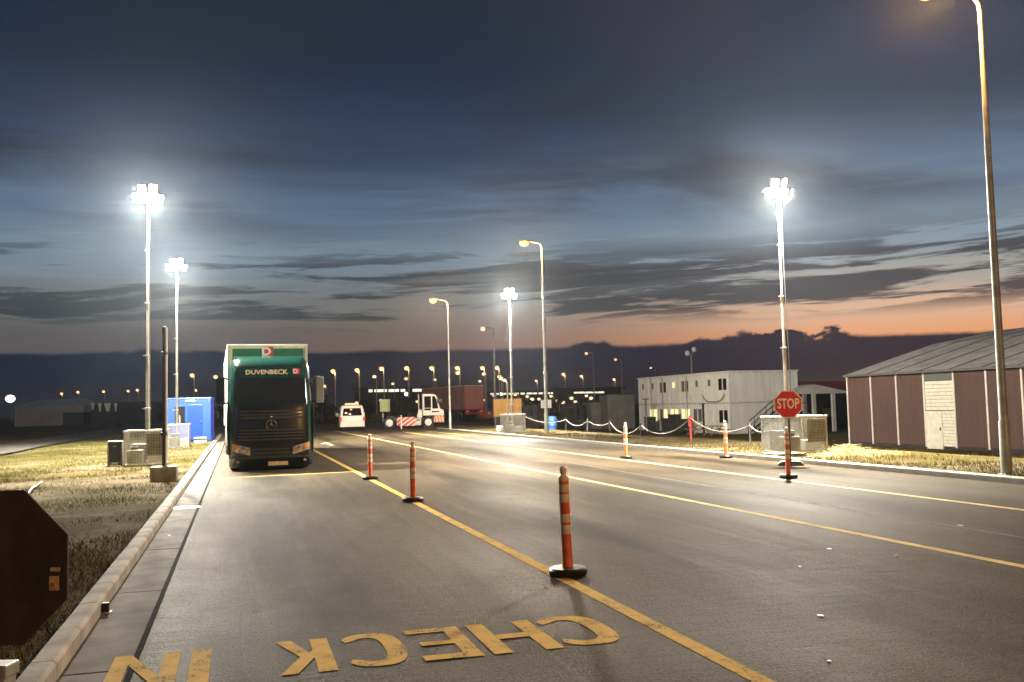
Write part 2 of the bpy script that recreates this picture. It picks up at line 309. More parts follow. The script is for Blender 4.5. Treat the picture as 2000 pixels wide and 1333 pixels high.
# ------------------------------------------------------------------ mesh builder
class MB:
    def __init__(s): s.v = []; s.f = []
    def add(s, vs, fs):
        o = len(s.v); s.v += [tuple(p) for p in vs]; s.f += [tuple(i + o for i in q) for q in fs]; return s
    def box(s, c, d, rz=0.0, rx=0.0, ry=0.0):
        hx, hy, hz = d[0] / 2, d[1] / 2, d[2] / 2
        P = [Vector((sx * hx, sy * hy, sz * hz)) for sz in (-1, 1) for sy in (-1, 1) for sx in (-1, 1)]
        if rz or rx or ry:
            mtx = Matrix.Rotation(rz, 3, 'Z') @ Matrix.Rotation(ry, 3, 'Y') @ Matrix.Rotation(rx, 3, 'X'); P = [mtx @ p for p in P]
        c = Vector(c)
        return s.add([p + c for p in P], [(0, 2, 3, 1), (4, 5, 7, 6), (0, 1, 5, 4), (2, 6, 7, 3), (0, 4, 6, 2), (1, 3, 7, 5)])
    def b2(s, x0, x1, y0, y1, z0, z1): return s.box(((x0 + x1) / 2, (y0 + y1) / 2, (z0 + z1) / 2), (x1 - x0, y1 - y0, z1 - z0))
    def tube(s, pts, r, n=8, caps=True):
        pts = [Vector(p) for p in pts]; k = len(pts)
        rr = r if isinstance(r, (list, tuple)) else [r] * k
        vs = []; prev = None
        for i, p in enumerate(pts):
            d = (pts[min(i + 1, k - 1)] - pts[max(i - 1, 0)]).normalized()
            if prev is None: a = d.orthogonal().normalized()
            else: a = (prev - d * prev.dot(d)).normalized()
            prev = a; b = d.cross(a)
            for j in range(n):
                t = 2 * math.pi * j / n; vs.append(p + (a * math.cos(t) + b * math.sin(t)) * rr[i])
        fs = [(i * n + j, i * n + (j + 1) % n, (i + 1) * n + (j + 1) % n, (i + 1) * n + j) for i in range(k - 1) for j in range(n)]
        if caps: fs += [tuple(range(n - 1, -1, -1)), tuple((k - 1) * n + j for j in range(n))]
        return s.add(vs, fs)
    def lathe(s, prof, c=(0, 0, 0), n=20, axis='Z'):
        c = Vector(c); vs = []
        for r_, h in prof:
            for j in range(n):
                t = 2 * math.pi * j / n; a, b = r_ * math.cos(t), r_ * math.sin(t)
                vs.append(c + (Vector((a, b, h)) if axis == 'Z' else Vector((h, a, b)) if axis == 'X' else Vector((b, h, a))))
        k = len(prof)
        fs = [(i * n + j, i * n + (j + 1) % n, (i + 1) * n + (j + 1) % n, (i + 1) * n + j) for i in range(k - 1) for j in range(n)]
        fs += [tuple(range(n - 1, -1, -1)), tuple((k - 1) * n + j for j in range(n))]
        return s.add(vs, fs)
    def prism(s, poly, a0, a1, axis='Y'):       # polygon in the other two axes, extruded along axis
        k = len(poly)
        def P(u, v, a): return (u, a, v) if axis == 'Y' else (a, u, v) if axis == 'X' else (u, v, a)
        vs = [P(u, v, a0) for u, v in poly] + [P(u, v, a1) for u, v in poly]
        fs = [tuple(range(k)), tuple(range(2 * k - 1, k - 1, -1))] + [(i, i + k, (i + 1) % k + k, (i + 1) % k) for i in range(k)]
        return s.add(vs, fs)
    def sphere(s, c, r, n=10, m=7, sq=(1, 1, 1)):
        prof = [(r * math.sin(math.pi * i / m), -r * math.cos(math.pi * i / m)) for i in range(m + 1)]
        prof[0] = (r * 0.02, -r); prof[-1] = (r * 0.02, r)
        o = len(s.v); s.lathe(prof, (0, 0, 0), n)
        for i in range(o, len(s.v)): s.v[i] = (s.v[i][0] * sq[0] + c[0], s.v[i][1] * sq[1] + c[1], s.v[i][2] * sq[2] + c[2])
        return s
    def mesh(s, name, m, smooth=False, bevel=0.0):
        me = bpy.data.meshes.new(name); me.from_pydata(s.v, [], s.f)
        bm = bmesh.new(); bm.from_mesh(me)
        if bevel:
            bmesh.ops.remove_doubles(bm, verts=bm.verts, dist=1e-5)
            eds = [e for e in bm.edges if len(e.link_faces) == 2 and e.calc_face_angle(0) > 0.5]
            bmesh.ops.bevel(bm, geom=eds, offset=bevel, segments=2, profile=0.6, affect='EDGES', clamp_overlap=True)
        bmesh.ops.recalc_face_normals(bm, faces=bm.faces); bm.to_mesh(me); bm.free()
        me.materials.append(MT[m] if isinstance(m, str) else m)
        if smooth:
            for p in me.polygons: p.use_smooth = True
            try: me.set_sharp_from_angle(angle=R(38))
            except Exception: pass
        return me
    def build(s, name, m, parent=None, smooth=False, bevel=0.0):
        return link(name, s.mesh(name, m, smooth, bevel), parent)
def link(name, me, parent=None):
    o = bpy.data.objects.new(name, me); COL.objects.link(o)
    if parent is not None: o.parent = parent
    return o
def thing(name, label, cat, loc=(0, 0, 0), rz=0.0, group=None):
    o = bpy.data.objects.new(name, None); COL.objects.link(o); o.location = loc; o.rotation_euler = (0, 0, rz)
    o.empty_display_size = 0.2
    return tag(o, label, cat, group)
def tag(o, label, cat, group=None):
    o['label'] = label; o['category'] = cat
    if group: o['group'] = group
    return o
def struct(o): o['kind'] = 'structure'; return o
def copy_tree(o, parent=None):
    c = o.copy(); COL.objects.link(c)
    if parent is not None: c.parent = parent
    for ch in list(o.children): copy_tree(ch, c)
    return c
def text_mesh(name, body, size, m, extrude=0.004, weight=0.0, xs=1.0):
    cu = bpy.data.curves.new(name, 'FONT'); cu.body = body; cu.size = size; cu.extrude = extrude; cu.offset = weight
    cu.align_x = 'CENTER'; cu.align_y = 'CENTER'; cu.resolution_u = 3
    o = bpy.data.objects.new(name, cu); COL.objects.link(o)
    dg = bpy.context.evaluated_depsgraph_get(); me = bpy.data.meshes.new_from_object(o.evaluated_get(dg))
    bpy.data.objects.remove(o); bpy.data.curves.remove(cu)
    me.name = name; me.materials.clear(); me.materials.append(MT[m])
    if xs != 1.0: me.transform(Matrix.Diagonal((xs, 1, 1, 1)))
    return me
def lamp(parent, loc, power, color, radius=0.12, name='lamp_light', spot=0.0):
    d = bpy.data.lights.new(name, 'SPOT' if spot else 'POINT')
    if spot: d.spot_size = spot; d.spot_blend = 0.6
    d.energy = power; d.color = color; d.shadow_soft_size = radius
    o = bpy.data.objects.new(name, d); COL.objects.link(o); o.location = loc
    if parent is not None: o.parent = parent
    return o

# ------------------------------------------------------------------ ground, road, kerbs
KL, KR, ROADEND, APRON = -1.16, 14.28, 76.0, 110.0
def sst(a, b, x):
    t = np.clip((x - a) / (b - a), 0, 1); return t * t * (3 - 2 * t)
def terr(x, y):
    x = np.asarray(x, float); y = np.asarray(y, float)
    z = np.full(np.broadcast(x, y).shape, 0.08)
    z = z + 0.035 * np.sin(x * 0.7 + 1.3 * np.sin(y * 0.21)) * np.sin(y * 0.33 + x * 0.13) * (1 - sst(40, 80, y))
    z = z - 1.12 * sst(18.6, 26.5, x) * (1 - sst(90, 116, y))
    inroad = (x > KL - 0.08) & (x < KR + 0.08) & (y < APRON)
    inapr = (y > ROADEND) & (y < APRON) & (x > -7.0) & (x < 19.0)
    return np.where(inroad | inapr, -0.05, z)
def tz(x, y): return float(terr(x, y))
def grid(name, xs, ys, zf, m):
    X, Y = np.meshgrid(xs, ys); Z = zf(X, Y); nx, ny = len(xs), len(ys)
    v = np.stack([X.ravel(), Y.ravel(), np.broadcast_to(Z, X.shape).ravel()], 1)
    i = np.arange(nx * ny).reshape(ny, nx)
    f = np.stack([i[:-1, :-1].ravel(), i[:-1, 1:].ravel(), i[1:, 1:].ravel(), i[1:, :-1].ravel()], 1)
    me = bpy.data.meshes.new(name); me.from_pydata(v.tolist(), [], f.tolist()); me.materials.append(MT[m])
    for p in me.polygons: p.use_smooth = True
    return link(name, me)
xs = np.unique(np.concatenate([np.array([-700, -300, -150, -90, -60, -40, -30]), np.arange(-24, KL - 0.3, 0.55), [KL - 0.17, KL - 0.10, KL - 0.06, KR + 0.06, KR + 0.10, KR + 0.2], np.arange(15, 29, 0.6), [32, 38, 45, 60, 90, 150, 300, 700], [-7.02, -6.98, 18.98, 19.02]]))
ys = np.unique(np.concatenate([np.array([-100, -40, -15, -5]), np.arange(0, 64, 0.6), np.arange(64, 130, 2), [ROADEND - 0.02, ROADEND + 0.02, APRON - 0.02, APRON + 0.02], [150, 200, 300, 450, 700, 1100]]))
struct(grid('ground', xs, ys, terr, 'soil'))
road = struct(grid('road', np.linspace(-0.70, KR, 22), np.concatenate([np.array([-98, -60, -20]), np.arange(-6, ROADEND + .1, 2)]), lambda X, Y: X * 0, 'asphalt'))
struct(grid('apron', np.linspace(-7, 19, 10), np.linspace(ROADEND, APRON, 8), lambda X, Y: X * 0 - 0.004, 'asphalt_far'))
gut = bpy.data.objects.new('gutter', None); COL.objects.link(gut); struct(gut)
slab = MB().b2(KL, -0.715, 0.012, 2.988, -0.12, 0.002).mesh('gutter_slab', 'gutter', bevel=0.006)
for k in range(-3, 25):
    o = link('gutter_slab', slab, gut); o.location = (0, 3.0 * k + 1.1, random.uniform(-0.002, 0.002))
MB().b2(-0.730, -0.688, -8, ROADEND - .3, -0.06, 0.0065).build('tar_joint', 'joint', gut)
MB().lathe([(0.27, -0.02), (0.27, 0.006), (0.25, 0.009)], (-0.93, 18.55, 0), 18).build('drain_cover', mat('pale_drain', (0.75, 0.70, 0.6), 0.5, var=0.3, vscale=6), gut)

def kerb(name, X, side, ys_):
    k = bpy.data.objects.new(name, None); COL.objects.link(k); struct(k)
    w_ = 0.16 * side
    me = []
    for h in (0.0, 0.002):
        prof = [(X, -0.14), (X, 0.105 + h), (X + w_ * 0.16, 0.128 + h), (X + w_, 0.128 + h), (X + w_, -0.14)]
        me.append(MB().prism(prof, 0.003, 0.997).mesh('kerb_stone', 'kerb', bevel=0.004))
    for y in ys_:
        o = link('kerb_stone', me[random.randrange(2)], k); o.location = (random.uniform(-.002, .002), y, random.uniform(-0.002, 0.002))
    return k
kerb('kerb_left', KL, -1, range(-6, 72)); kerb('kerb_right', KR, 1, range(-4, 70))

# painted lines and lettering (parts of the road surface)
def strip(x0, y0, x1, y1, wd, m, z=0.004, name='line_marking', seg=1):
    d = Vector((x1 - x0, y1 - y0)); n = Vector((-d.y, d.x)).normalized() * wd / 2
    return MB().add([(x0 - n.x, y0 - n.y, z), (x0 + n.x, y0 + n.y, z), (x1 + n.x, y1 + n.y, z), (x1 - n.x, y1 - n.y, z)], [(0, 3, 2, 1)]).build(name, m, road)
strip(3.12, -8, 3.08, 60, 0.135, 'yellow_paint'); strip(7.62, -8, 7.32, 75.5, 0.135, 'pale_paint'); strip(11.24, -8, 11.05, 66, 0.13, 'pale_paint')
strip(-0.68, 26.0, 3.04, 26.45, 0.14, 'yellow_paint', 0.006)
strip(9.2, 20.6, 9.05, 8.6, 0.05, 'chalk', name='scuff_line'); strip(9.2, 20.6, 9.35, 27.5, 0.035, 'chalk', name='scuff_line')
strip(4.3, 46.0, 4.35, 50.0, 0.16, 'pale_paint'); strip(4.35, 50.0, 4.0, 48.2, 0.13, 'pale_paint', 0.007)
strip(13.0, 52.0, 12.8, 66, 0.12, 'pale_paint')

def letter(poly_list, cx, wdt, y0=6.55, hgt=0.93, m='yellow_paint'):
    mb = MB(); b = []
    for q, poly in enumerate(poly_list):       # letter box 0..1 x 0..1, as read by oncoming drivers -> turned by 180 degrees
        z = 0.005 + 0.001 * q
        k = [(cx - (u - 0.5) * wdt, y0 + (1 - v) * hgt, z) for u, v in poly]
        mb.add(k, [tuple(range(len(k)))])
    me = mb.mesh('road_letter', m)
    bm = bmesh.new(); bm.from_mesh(me)
    bmesh.ops.triangulate(bm, faces=bm.faces)
    for f in bm.faces:
        f.normal_update()
        if f.normal.z < 0: f.normal_flip()
    bm.to_mesh(me); bm.free()
    o = link('road_letter', me, road); return o
def arc_c():
    out, inn = [], []
    for i in range(0, 19):
        t = R(38 + (322 - 38) * i / 18)
        cs, sn = math.cos(t), math.sin(t)
        ex = 0.72
        px = 0.5 + 0.5 * math.copysign(abs(cs) ** ex, cs); py = 0.5 + 0.5 * math.copysign(abs(sn) ** ex, sn)
        qx = 0.55 + 0.24 * math.copysign(abs(cs) ** ex, cs); qy = 0.5 + 0.36 * math.copysign(abs(sn) ** ex, sn)
        out.append((px, py)); inn.append((qx if i not in (0, 18) else px - 0.05, qy))
    polys = []
    for i in range(18): polys.append([out[i], inn[i], inn[i + 1], out[i + 1]])
    return polys
def one_poly_c(cx, wdt, m):
    mb = MB(); polys = arc_c()
    for poly in polys: mb.add([(cx - (u - 0.5) * wdt, 6.55 + (1 - v) * 0.95, 0.005) for u, v in poly], [(0, 1, 2, 3)])
    o = mb.build('road_letter', m, road)
    for p in o.data.polygons: pass
    return o
one_poly_c(2.50, 0.52, 'yellow_paint'); one_poly_c(0.93, 0.46, 'yellow_paint')
letter([[(0, 0), (.27, 0), (.27, 1), (0, 1)], [(.73, 0), (1, 0), (1, 1), (.73, 1)], [(.27, .43), (.73, .43), (.73, .57), (.27, .57)]], 1.98, 0.52)
letter([[(0, 0), (.30, 0), (.30, 1), (0, 1)], [(.30, 0), (1, 0), (1, .14), (.30, .14)], [(.30, .44), (.88, .44), (.88, .56), (.30, .56)], [(.30, .86), (1, .86), (1, 1), (.30, 1)]], 1.44, 0.42)
letter([[(0, 0), (.34, 0), (.34, 1), (0, 1)], [(.34, .36), (.42, .43), (.70, 0), (1, 0), (.60, .54), (1, 1), (.70, 1), (.34, .58)]], 0.45, 0.38)
letter([[(0, 0), (1, 0), (1, 1), (0, 1)]], -0.26, 0.135)
letter([[(0, 0), (.25, 0), (.25, 1), (0, 1)], [(.75, 0), (1, 0), (1, 1), (.75, 1)], [(.25, 1), (.25, .70), (.75, 0), (.75, .30)]], -0.63, 0.45)

# parallel side road on the left and dark yard track on the right
def patch(name, pts, m, z=0.03):
    mb = MB()
    a = [(x, y, tz(x, y) + z) for x, y in pts]
    n = len(a) // 2
    mb.add(a, [(i, i + 1, n + i + 1, n + i) for i in range(n - 1)])
    return struct(mb.build(name, m))
yy = np.arange(10, 150, 2.0)
patch('side_road', [(-13.2, y) for y in yy] + [(-9.7, y) for y in yy], 'asphalt_far', 0.09)

# ------------------------------------------------------------------ grass
def blades(name, pts, hmin, hmax, wd, m, lean=0.5):
    n = len(pts); h = RNG.uniform(hmin, hmax, n) * RNG.uniform(0.6, 1.2, n); a = RNG.uniform(0, 2 * np.pi, n); b = RNG.uniform(0, 2 * np.pi, n)
    l = RNG.uniform(0.1, lean, n) * h * 1.2
    z0 = terr(pts[:, 0], pts[:, 1]) - 0.01
    ww = wd * RNG.uniform(0.6, 1.5, n)
    ca, sa = np.cos(a) * ww, np.sin(a) * ww
    p0 = np.stack([pts[:, 0] - ca, pts[:, 1] - sa, z0], 1); p1 = np.stack([pts[:, 0] + ca, pts[:, 1] + sa, z0], 1)
    p2 = np.stack([pts[:, 0] + np.cos(b) * l, pts[:, 1] + np.sin(b) * l, z0 + h], 1)
    v = np.stack([p0, p1, p2], 1).reshape(-1, 3)
    me = bpy.data.meshes.new(name); me.vertices.add(3 * n); me.vertices.foreach_set('co', v.ravel())
    me.loops.add(3 * n); me.loops.foreach_set('vertex_index', np.arange(3 * n)); me.polygons.add(n)
    me.polygons.foreach_set('loop_start', np.arange(0, 3 * n, 3)); me.polygons.foreach_set('loop_total', np.full(n, 3)); me.update(); me.validate()
    me.materials.append(MT[m]); o = link(name, me); o['kind'] = 'stuff'
    return o
def clumpy(pts, f, thr):
    v = np.sin(pts[:, 0] * 1.3 * f + 2 * np.sin(pts[:, 1] * 0.6 * f)) * np.sin(pts[:, 1] * 1.1 * f + 1.7 * np.sin(pts[:, 0] * 0.9 * f)) + RNG.normal(0, 0.45, len(pts))
    return pts[v > thr]
def area(x0, x1, y0, y1, dens, thr, f=1.0):
    n = int((x1 - x0) * (y1 - y0) * dens); return clumpy(np.stack([RNG.uniform(x0, x1, n), RNG.uniform(y0, y1, n)], 1), f, thr)
gl = np.concatenate([area(-4.5, KL - .18, 4, 14, 700, -0.1), area(-9.6, KL - .18, 14, 30, 200, 0.25), area(-9.6, KL - .18, 26, 62, 240, -0.2), area(-30, -13.3, 30, 75, 12, -0.3)])
tag(blades('grass', gl, 0.04, 0.11, 0.006, 'grass', 0.9), 'dry yellow grass on the left verge beside the kerb', 'grass')
gg = np.concatenate([area(-4.5, KL - .18, 4, 16, 250, 0.4), area(-9.6, KL - .3, 16, 30, 100, 0.35), area(-9.6, -3.5, 26, 62, 110, 0.2)])
tag(blades('green_grass', gg, 0.04, 0.10, 0.006, 'green_grass', 0.9), 'greener grass tufts scattered over the left verge', 'grass')
gr = np.concatenate([area(KR + .2, 17.5, 11, 62, 170, -0.25), area(17.5, 20, 14, 62, 60, 0.2)])
tag(blades('verge_grass', gr, 0.04, 0.14, 0.008, 'verge', 0.9), 'dry brown grass on the right verge behind the kerb', 'grass')

# ------------------------------------------------------------------ light towers
def wire_panel(w_, h_, step, th=0.006):
    mb = MB(); n = int(w_ / step); k = int(h_ / step)
    for i in range(1, n): mb.box((-w_ / 2 + i * w_ / n, 0, h_ / 2), (th, th, h_))
    for i in range(1, k): mb.box((0, th, i * h_ / k), (w_, th, th))
    return mb
def light_tower(loc, label, H=9.1, cw=1.2, cd=1.5, ch=1.08, mo=(0.0, 0.0), sheet=None, power=P_LED, spin=0.0):
    t = thing('light_tower', label, 'light tower', loc, group='mobile light towers beside the road')
    hx, hy = cw / 2, cd / 2
    fr = MB()
    for sx in (-1, 1):
        fr.b2(sx * hx - 0.03, sx * hx + 0.03, -hy, hy, 0.0, 0.07)
    for sy in (-1, 0, 1): fr.b2(-hx + .03, hx - .03, sy * (hy - .03) - 0.028, sy * (hy - .03) + 0.028, 0.004, 0.066)
    fr.build('skid_frame', 'galv', t)
    for sx in (-1, 1):
        for sy in (-1, 1): MB().box((sx * (hx - .02), sy * (hy - .02), 0.07 + ch / 2 - .04), (0.04, 0.04, ch - 0.08)).build('corner_post', 'galv', t)
    rl = MB()
    for sy in (-1, 1): rl.b2(-hx - .02, hx + .02, sy * (hy - .02) - 0.03, sy * (hy - .02) + 0.03, ch - .006, ch + 0.05)
    for sx in (-1, 1): rl.b2(sx * (hx - .02) - 0.028, sx * (hx - .02) + 0.028, -hy + .015, hy - .015, ch - .003, ch + 0.046)
    rl.build('top_rail', 'cabin_frame', t, bevel=0.004)
    for (w_, off, rz) in ((cw - .08, (0, -hy + .02, .08), 0), (cw - .08, (0, hy - .02, .08), 0), (cd - .08, (-hx + .02, 0, .08), R(90)), (cd - .08, (hx - .02, 0, .08), R(90))):
        o = wire_panel(w_, ch - .1, 0.045, 0.008).build('mesh_panel', 'galv', t); o.location = off; o.rotation_euler = (0, 0, rz); o['kind'] = 'stuff'
    # contents of the cage
    MB().box((-hx * .5, -hy * .45, .30), (cw * .38, .34, .42)).build('ballast_block', 'concrete', t, bevel=.012)
    MB().box((hx * .48, -hy * .4, .24), (cw * .36, .38, .32)).build('ballast_block', 'white', t, bevel=.012)
    MB().box((-hx * .35, hy * .35, .38), (cw * .4, .5, .6)).build('generator_box', 'grey_panel', t, bevel=.02)
    MB().box((-hx * .52, -hy * .5, .56), (.2, .2, .1)).build('control_box', 'dark_metal', t, bevel=.01)
    if sheet: MB().box((hx * .52, -hy + .05, ch * .62), (cw * .42, .012, ch * .62)).build('cover_sheet', sheet, t)
    # telescopic mast
    mx, my = mo; n = 5; z = .07; seg = (H - .45) / n; rad = [.074, .058, .046, .036, .027]
    for i in range(n):
        MB().tube([(mx, my, z), (mx, my, z + seg + .02)], rad[i], 14).build('mast_section', 'mast', t, smooth=True)
        if i < n - 1:
            c = MB().lathe([(rad[i] * 1.02, -.03), (rad[i] * 1.45, -.025), (rad[i] * 1.45, .025), (rad[i] * 1.02, .03)], (mx, my, z + seg), 14)
            c.box((mx - rad[i] * 1.6, my, z + seg), (rad[i] * 1.6, .03, .03))
            c.build('mast_collar', 'galv', t, smooth=True)
        z += seg
    top = H - .42
    hd = MB(); hd.tube([(mx - .52, my, top + .1), (mx + .52, my, top + .1)], .028, 8); hd.tube([(mx, my - .5, top + .06), (mx, my + .5, top + .06)], .028, 8)
    hd.tube([(mx, my, top), (mx, my, top + .50)], .03, 8); hd.build('lamp_bracket', 'galv', t)
    spots_ = [(-.33, -.10, .05, -38), (-.11, -.15, .03, -8), (.13, -.15, .05, 10), (.35, -.10, .03, 40), (-.17, -.12, .33, -14), (.16, -.12, .35, 18), (-.2, .16, .1, 165), (.22, .16, .1, 200)]
    for k, (fx, fy, fz, yaw_) in enumerate(spots_):
        f = MB().box((0, .03, 0), (.27, .10, .29)).box((0, .09, 0), (.2, .04, .2)).build('floodlight', 'dark_metal', t, bevel=.01)
        f.location = (mx + fx, my + fy, top + fz); f.rotation_euler = (R(14), 0, R(yaw_) + spin)
        MB().box((0, -.03, 0), (.25, .03, .27)).build('lens', 'led', f, bevel=.012)
    for a in (0.6, 0.6 + math.pi):
        lamp(t, (mx + .34 * math.cos(a), my + .34 * math.sin(a), top - .10), power * .32, LED, .11)
        lamp(t, (mx + .34 * math.cos(a), my + .34 * math.sin(a), top - .36), power * .75, LED, .11, spot=R(140))
    MB().tube([(mx + .05, my - .05, top), (mx + .06, my - .07, top - 2.0), (mx + .10, my - .1, 1.2)], .012, 6).build('cable', 'cabin_gap', t)
    return t
light_tower((-2.82, 32.5, tz(-2.8, 32.5) - .02), 'tallest left light tower with brown-sheeted cage beside the navy cabinet', 9.15, mo=(-.03, .7), sheet='brown_wall')
light_tower((-2.72, 48.4, tz(-2.7, 48.4) - .02), 'light tower in front of the blue cabin, behind the concrete-footed pole', 9.15, cw=.95, mo=(-.15, .5), spin=.3)
light_tower((16.15, 25.3, tz(16.1, 25.3) - .02), 'light tower right behind the red STOP sign, dry straw at its cage', 8.15, cw=1.45, cd=1.3, mo=(-.55, -.55), sheet='grey_panel', spin=.5, power=P_LED * .85)
light_tower((15.5, 53.7, tz(15.5, 53.7) - .02), 'small far light tower with mesh cage near the yellow box', 8.55, cw=1.12, mo=(.15, .6), spin=.2)

# ------------------------------------------------------------------ street lamps
def street_lamp(loc, label, H=10.0, arm=1.0, rad=.115, power=P_SOD, m='pole', az=180.0):
    t = thing('street_lamp', label, 'street lamp', loc, R(az), 'sodium street lamps along the right kerb')
    MB().tube([(0, 0, 0), (0, 0, 1.1), (0, 0, 1.14), (0, 0, H - .25)], [rad, rad * .97, rad * .80, rad * .45], 16).build('pole', m, t, smooth=True)
    MB().lathe([(rad * 1.9, 0.0), (rad * 1.9, .02), (rad * 1.2, .03)], (0, 0, 0), 16).build('base_flange', m, t)
    pts = [(0, 0, H - .30), (.03, 0, H - .12), (.14, 0, H), (.4, 0, H + .06), (arm, 0, H + .10)]
    MB().tube(pts, [rad * .46, rad * .45, rad * .42, rad * .38, rad * .36], 10).build('arm', m, t, smooth=True)
    h = MB(); L = .62
    h.add([(arm + L * u, s * wd, H + zz) for u, wd, zz in ((0, .05, .08), (.25, .12, .06), (.8, .15, .06), (1, .07, .08)) for s in (-1, 1)] + [(arm + L * u, s * wd * .6, H + .19) for u, wd in ((0, .05), (.25, .12), (.8, .13), (1, .06)) for s in (-1, 1)],
          [(0, 1, 3, 2), (2, 3, 5, 4), (4, 5, 7, 6), (8, 10, 11, 9), (10, 12, 13, 11), (12, 14, 15, 13), (0, 2, 10, 8), (2, 4, 12, 10), (4, 6, 14, 12), (1, 9, 11, 3), (3, 11, 13, 5), (5, 13, 15, 7), (0, 8, 9, 1), (6, 7, 15, 14)])
    hd = h.build('lamp_head', 'galv', t, smooth=True)
    MB().sphere((arm + L * .55, 0, H + .0), .20, 12, 8, (1.3, .9, .85)).build('lens', 'sodium', hd, smooth=True)
    lamp(t, (arm + L * .55, 0, H - .12), power, SODIUM, .10)
    return t
street_lamp((15.38, 16.25, tz(15.4, 16.25) - .02), 'tall near street lamp at the right edge in front of the brown hall', 10.2, 1.05, .112)
street_lamp((16.34, 49.87, tz(16.3, 49.9) - .02), 'street lamp with grey sign boxes beside the blue drum', 10.6, .7, .115)
street_lamp((14.7, 67.2, tz(14.7, 67.3) - .02), 'farther street lamp rising behind the white yard tractor cab', 9.3, .75, .10)
street_lamp((15.4, -9.0, tz(15.4, -9) - .02), 'street lamp standing outside the picture behind the camera', 10.05, 1.05, .135, power=32000.0)
b2 = thing('sign_box', 'two pale boxes strapped to the street lamp beside the blue drum', 'sign', (16.34, 49.87, 0))
MB().box((-.18, -.14, 1.72), (.30, .05, .44)).build('sign_plate', 'white', b2, bevel=.006)
MB().box((.16, -.13, 1.72), (.2, .06, .46)).build('sign_plate', 'cabin_white', b2, bevel=.006)
MB().box((0, -.115, 1.72), (.5, .02, .05)).build('clamp', 'galv', b2)

# ------------------------------------------------------------------ delineator posts
def delineator(loc, label, tilt=0.0, rz=0.0, pale=False):
    t = thing('delineator_post', label, 'delineator', loc, rz, 'orange delineator posts on the road'); t.rotation_euler = (tilt * .3, tilt, rz)
    MB().lathe([(.185, .004), (.195, .02), (.195, .062), (.178, .082), (.06, .092)], (0, 0, 0), 28).build('rubber_base', 'black_rubber', t, smooth=True)
    r_ = .052
    MB().lathe([(r_ + .008, .088), (r_, .11), (r_, .98), (r_ * .88, 1.0), (r_ * .62, 1.008), (r_ * .5, 1.02), (r_ * .52, 1.035), (r_ * .66, 1.06), (r_ * .66, 1.085), (r_ * .4, 1.10), (.004, 1.106)], (0, 0, 0), 20).build('post', 'orange', t, smooth=True)
    for z0, z1 in ((.42, .51), (.535, .62), (.74, .82), (.845, .92)) if not pale else ((.30, .42), (.62, .74), (.86, .99)):
        MB().lathe([(r_ + .002, z0), (r_ + .003, z0 + .004), (r_ + .003, z1 - .004), (r_ + .002, z1)], (0, 0, 0), 20).build('reflective_band', 'cream_band', t, smooth=True)
    cap = MB().lathe([(r_ + .002, .955 if not pale else .993), (r_ + .002, .982), (r_ * .9, 1.003), (r_ * .66, 1.012), (r_ * .54, 1.022), (r_ * .56, 1.035), (r_ * .70, 1.06), (r_ * .70, 1.087), (r_ * .43, 1.103), (.004, 1.109)], (0, 0, 0), 20)
    cap.build('post_cap', 'cream_band', t, smooth=True)
    return t
delineator((3.22, 9.25, 0), 'nearest delineator post on the yellow line by the CHECK lettering', R(-1.2))
delineator((3.10, 17.5, 0), 'middle delineator of the three on the nearest yellow line', R(.4), 1)
delineator((3.10, 23.4, 0), 'delineator on the nearest yellow line closest to the green truck', R(.6), 2)
delineator((11.45, 27.2, 0), 'delineator with white cap on the far lane line before the dark yard', R(-.4), 3)
delineator((13.95, 25.5, 0), 'delineator at the right kerb in front of the white cabins', R(.3), 1.4)
delineator((11.5, 18.3, 0), 'delineator directly under the red STOP sign', R(-.3), .5)
pw = tag(MB().lathe([(.06, 0), (.055, .02), (.05, 1.05), (.03, 1.1), (.005, 1.12)], (12.45, 75.0, 0), 12).build('guide_post', 'white', None, smooth=True), 'plain white guide post in front of the yard tractor', 'post')

# ------------------------------------------------------------------ stop sign on the right
def octagon(r_, c=(0, 0)): return [(c[0] + r_ * math.cos(R(22.5 + 45 * k)), c[1] + r_ * math.sin(R(22.5 + 45 * k))) for k in range(8)]
t = thing('stop_sign', 'red octagonal STOP sign on a slim pole with grey rubber foot', 'sign', (13.72, 21.7, 0), R(-30))
MB().tube([(0, .02, .05), (0, .02, 1.95)], .024, 10).build('pole', 'dark_metal', t, smooth=True)
MB().prism([(-.32, 0), (.32, 0), (.32, .05), (.24, .11), (.1, .12), (-.1, .12), (-.24, .11), (-.32, .05)], -.19, .23).build('rubber_foot', 'grey_panel', t, bevel=.01)
MB().prism(octagon(.385, (0, 1.58)), -.018, -.006).build('sign_border', 'logo_white', t)
MB().prism(octagon(.355, (0, 1.58)), -.0225, -.0185).build('sign_face', 'sign_red', t)
o = link('sign_lettering', text_mesh('sign_lettering', 'STOP', .36, 'logo_white', .002, .008, .64), t); o.location = (0, -.0255, 1.585); o.rotation_euler = (R(90), 0, 0)

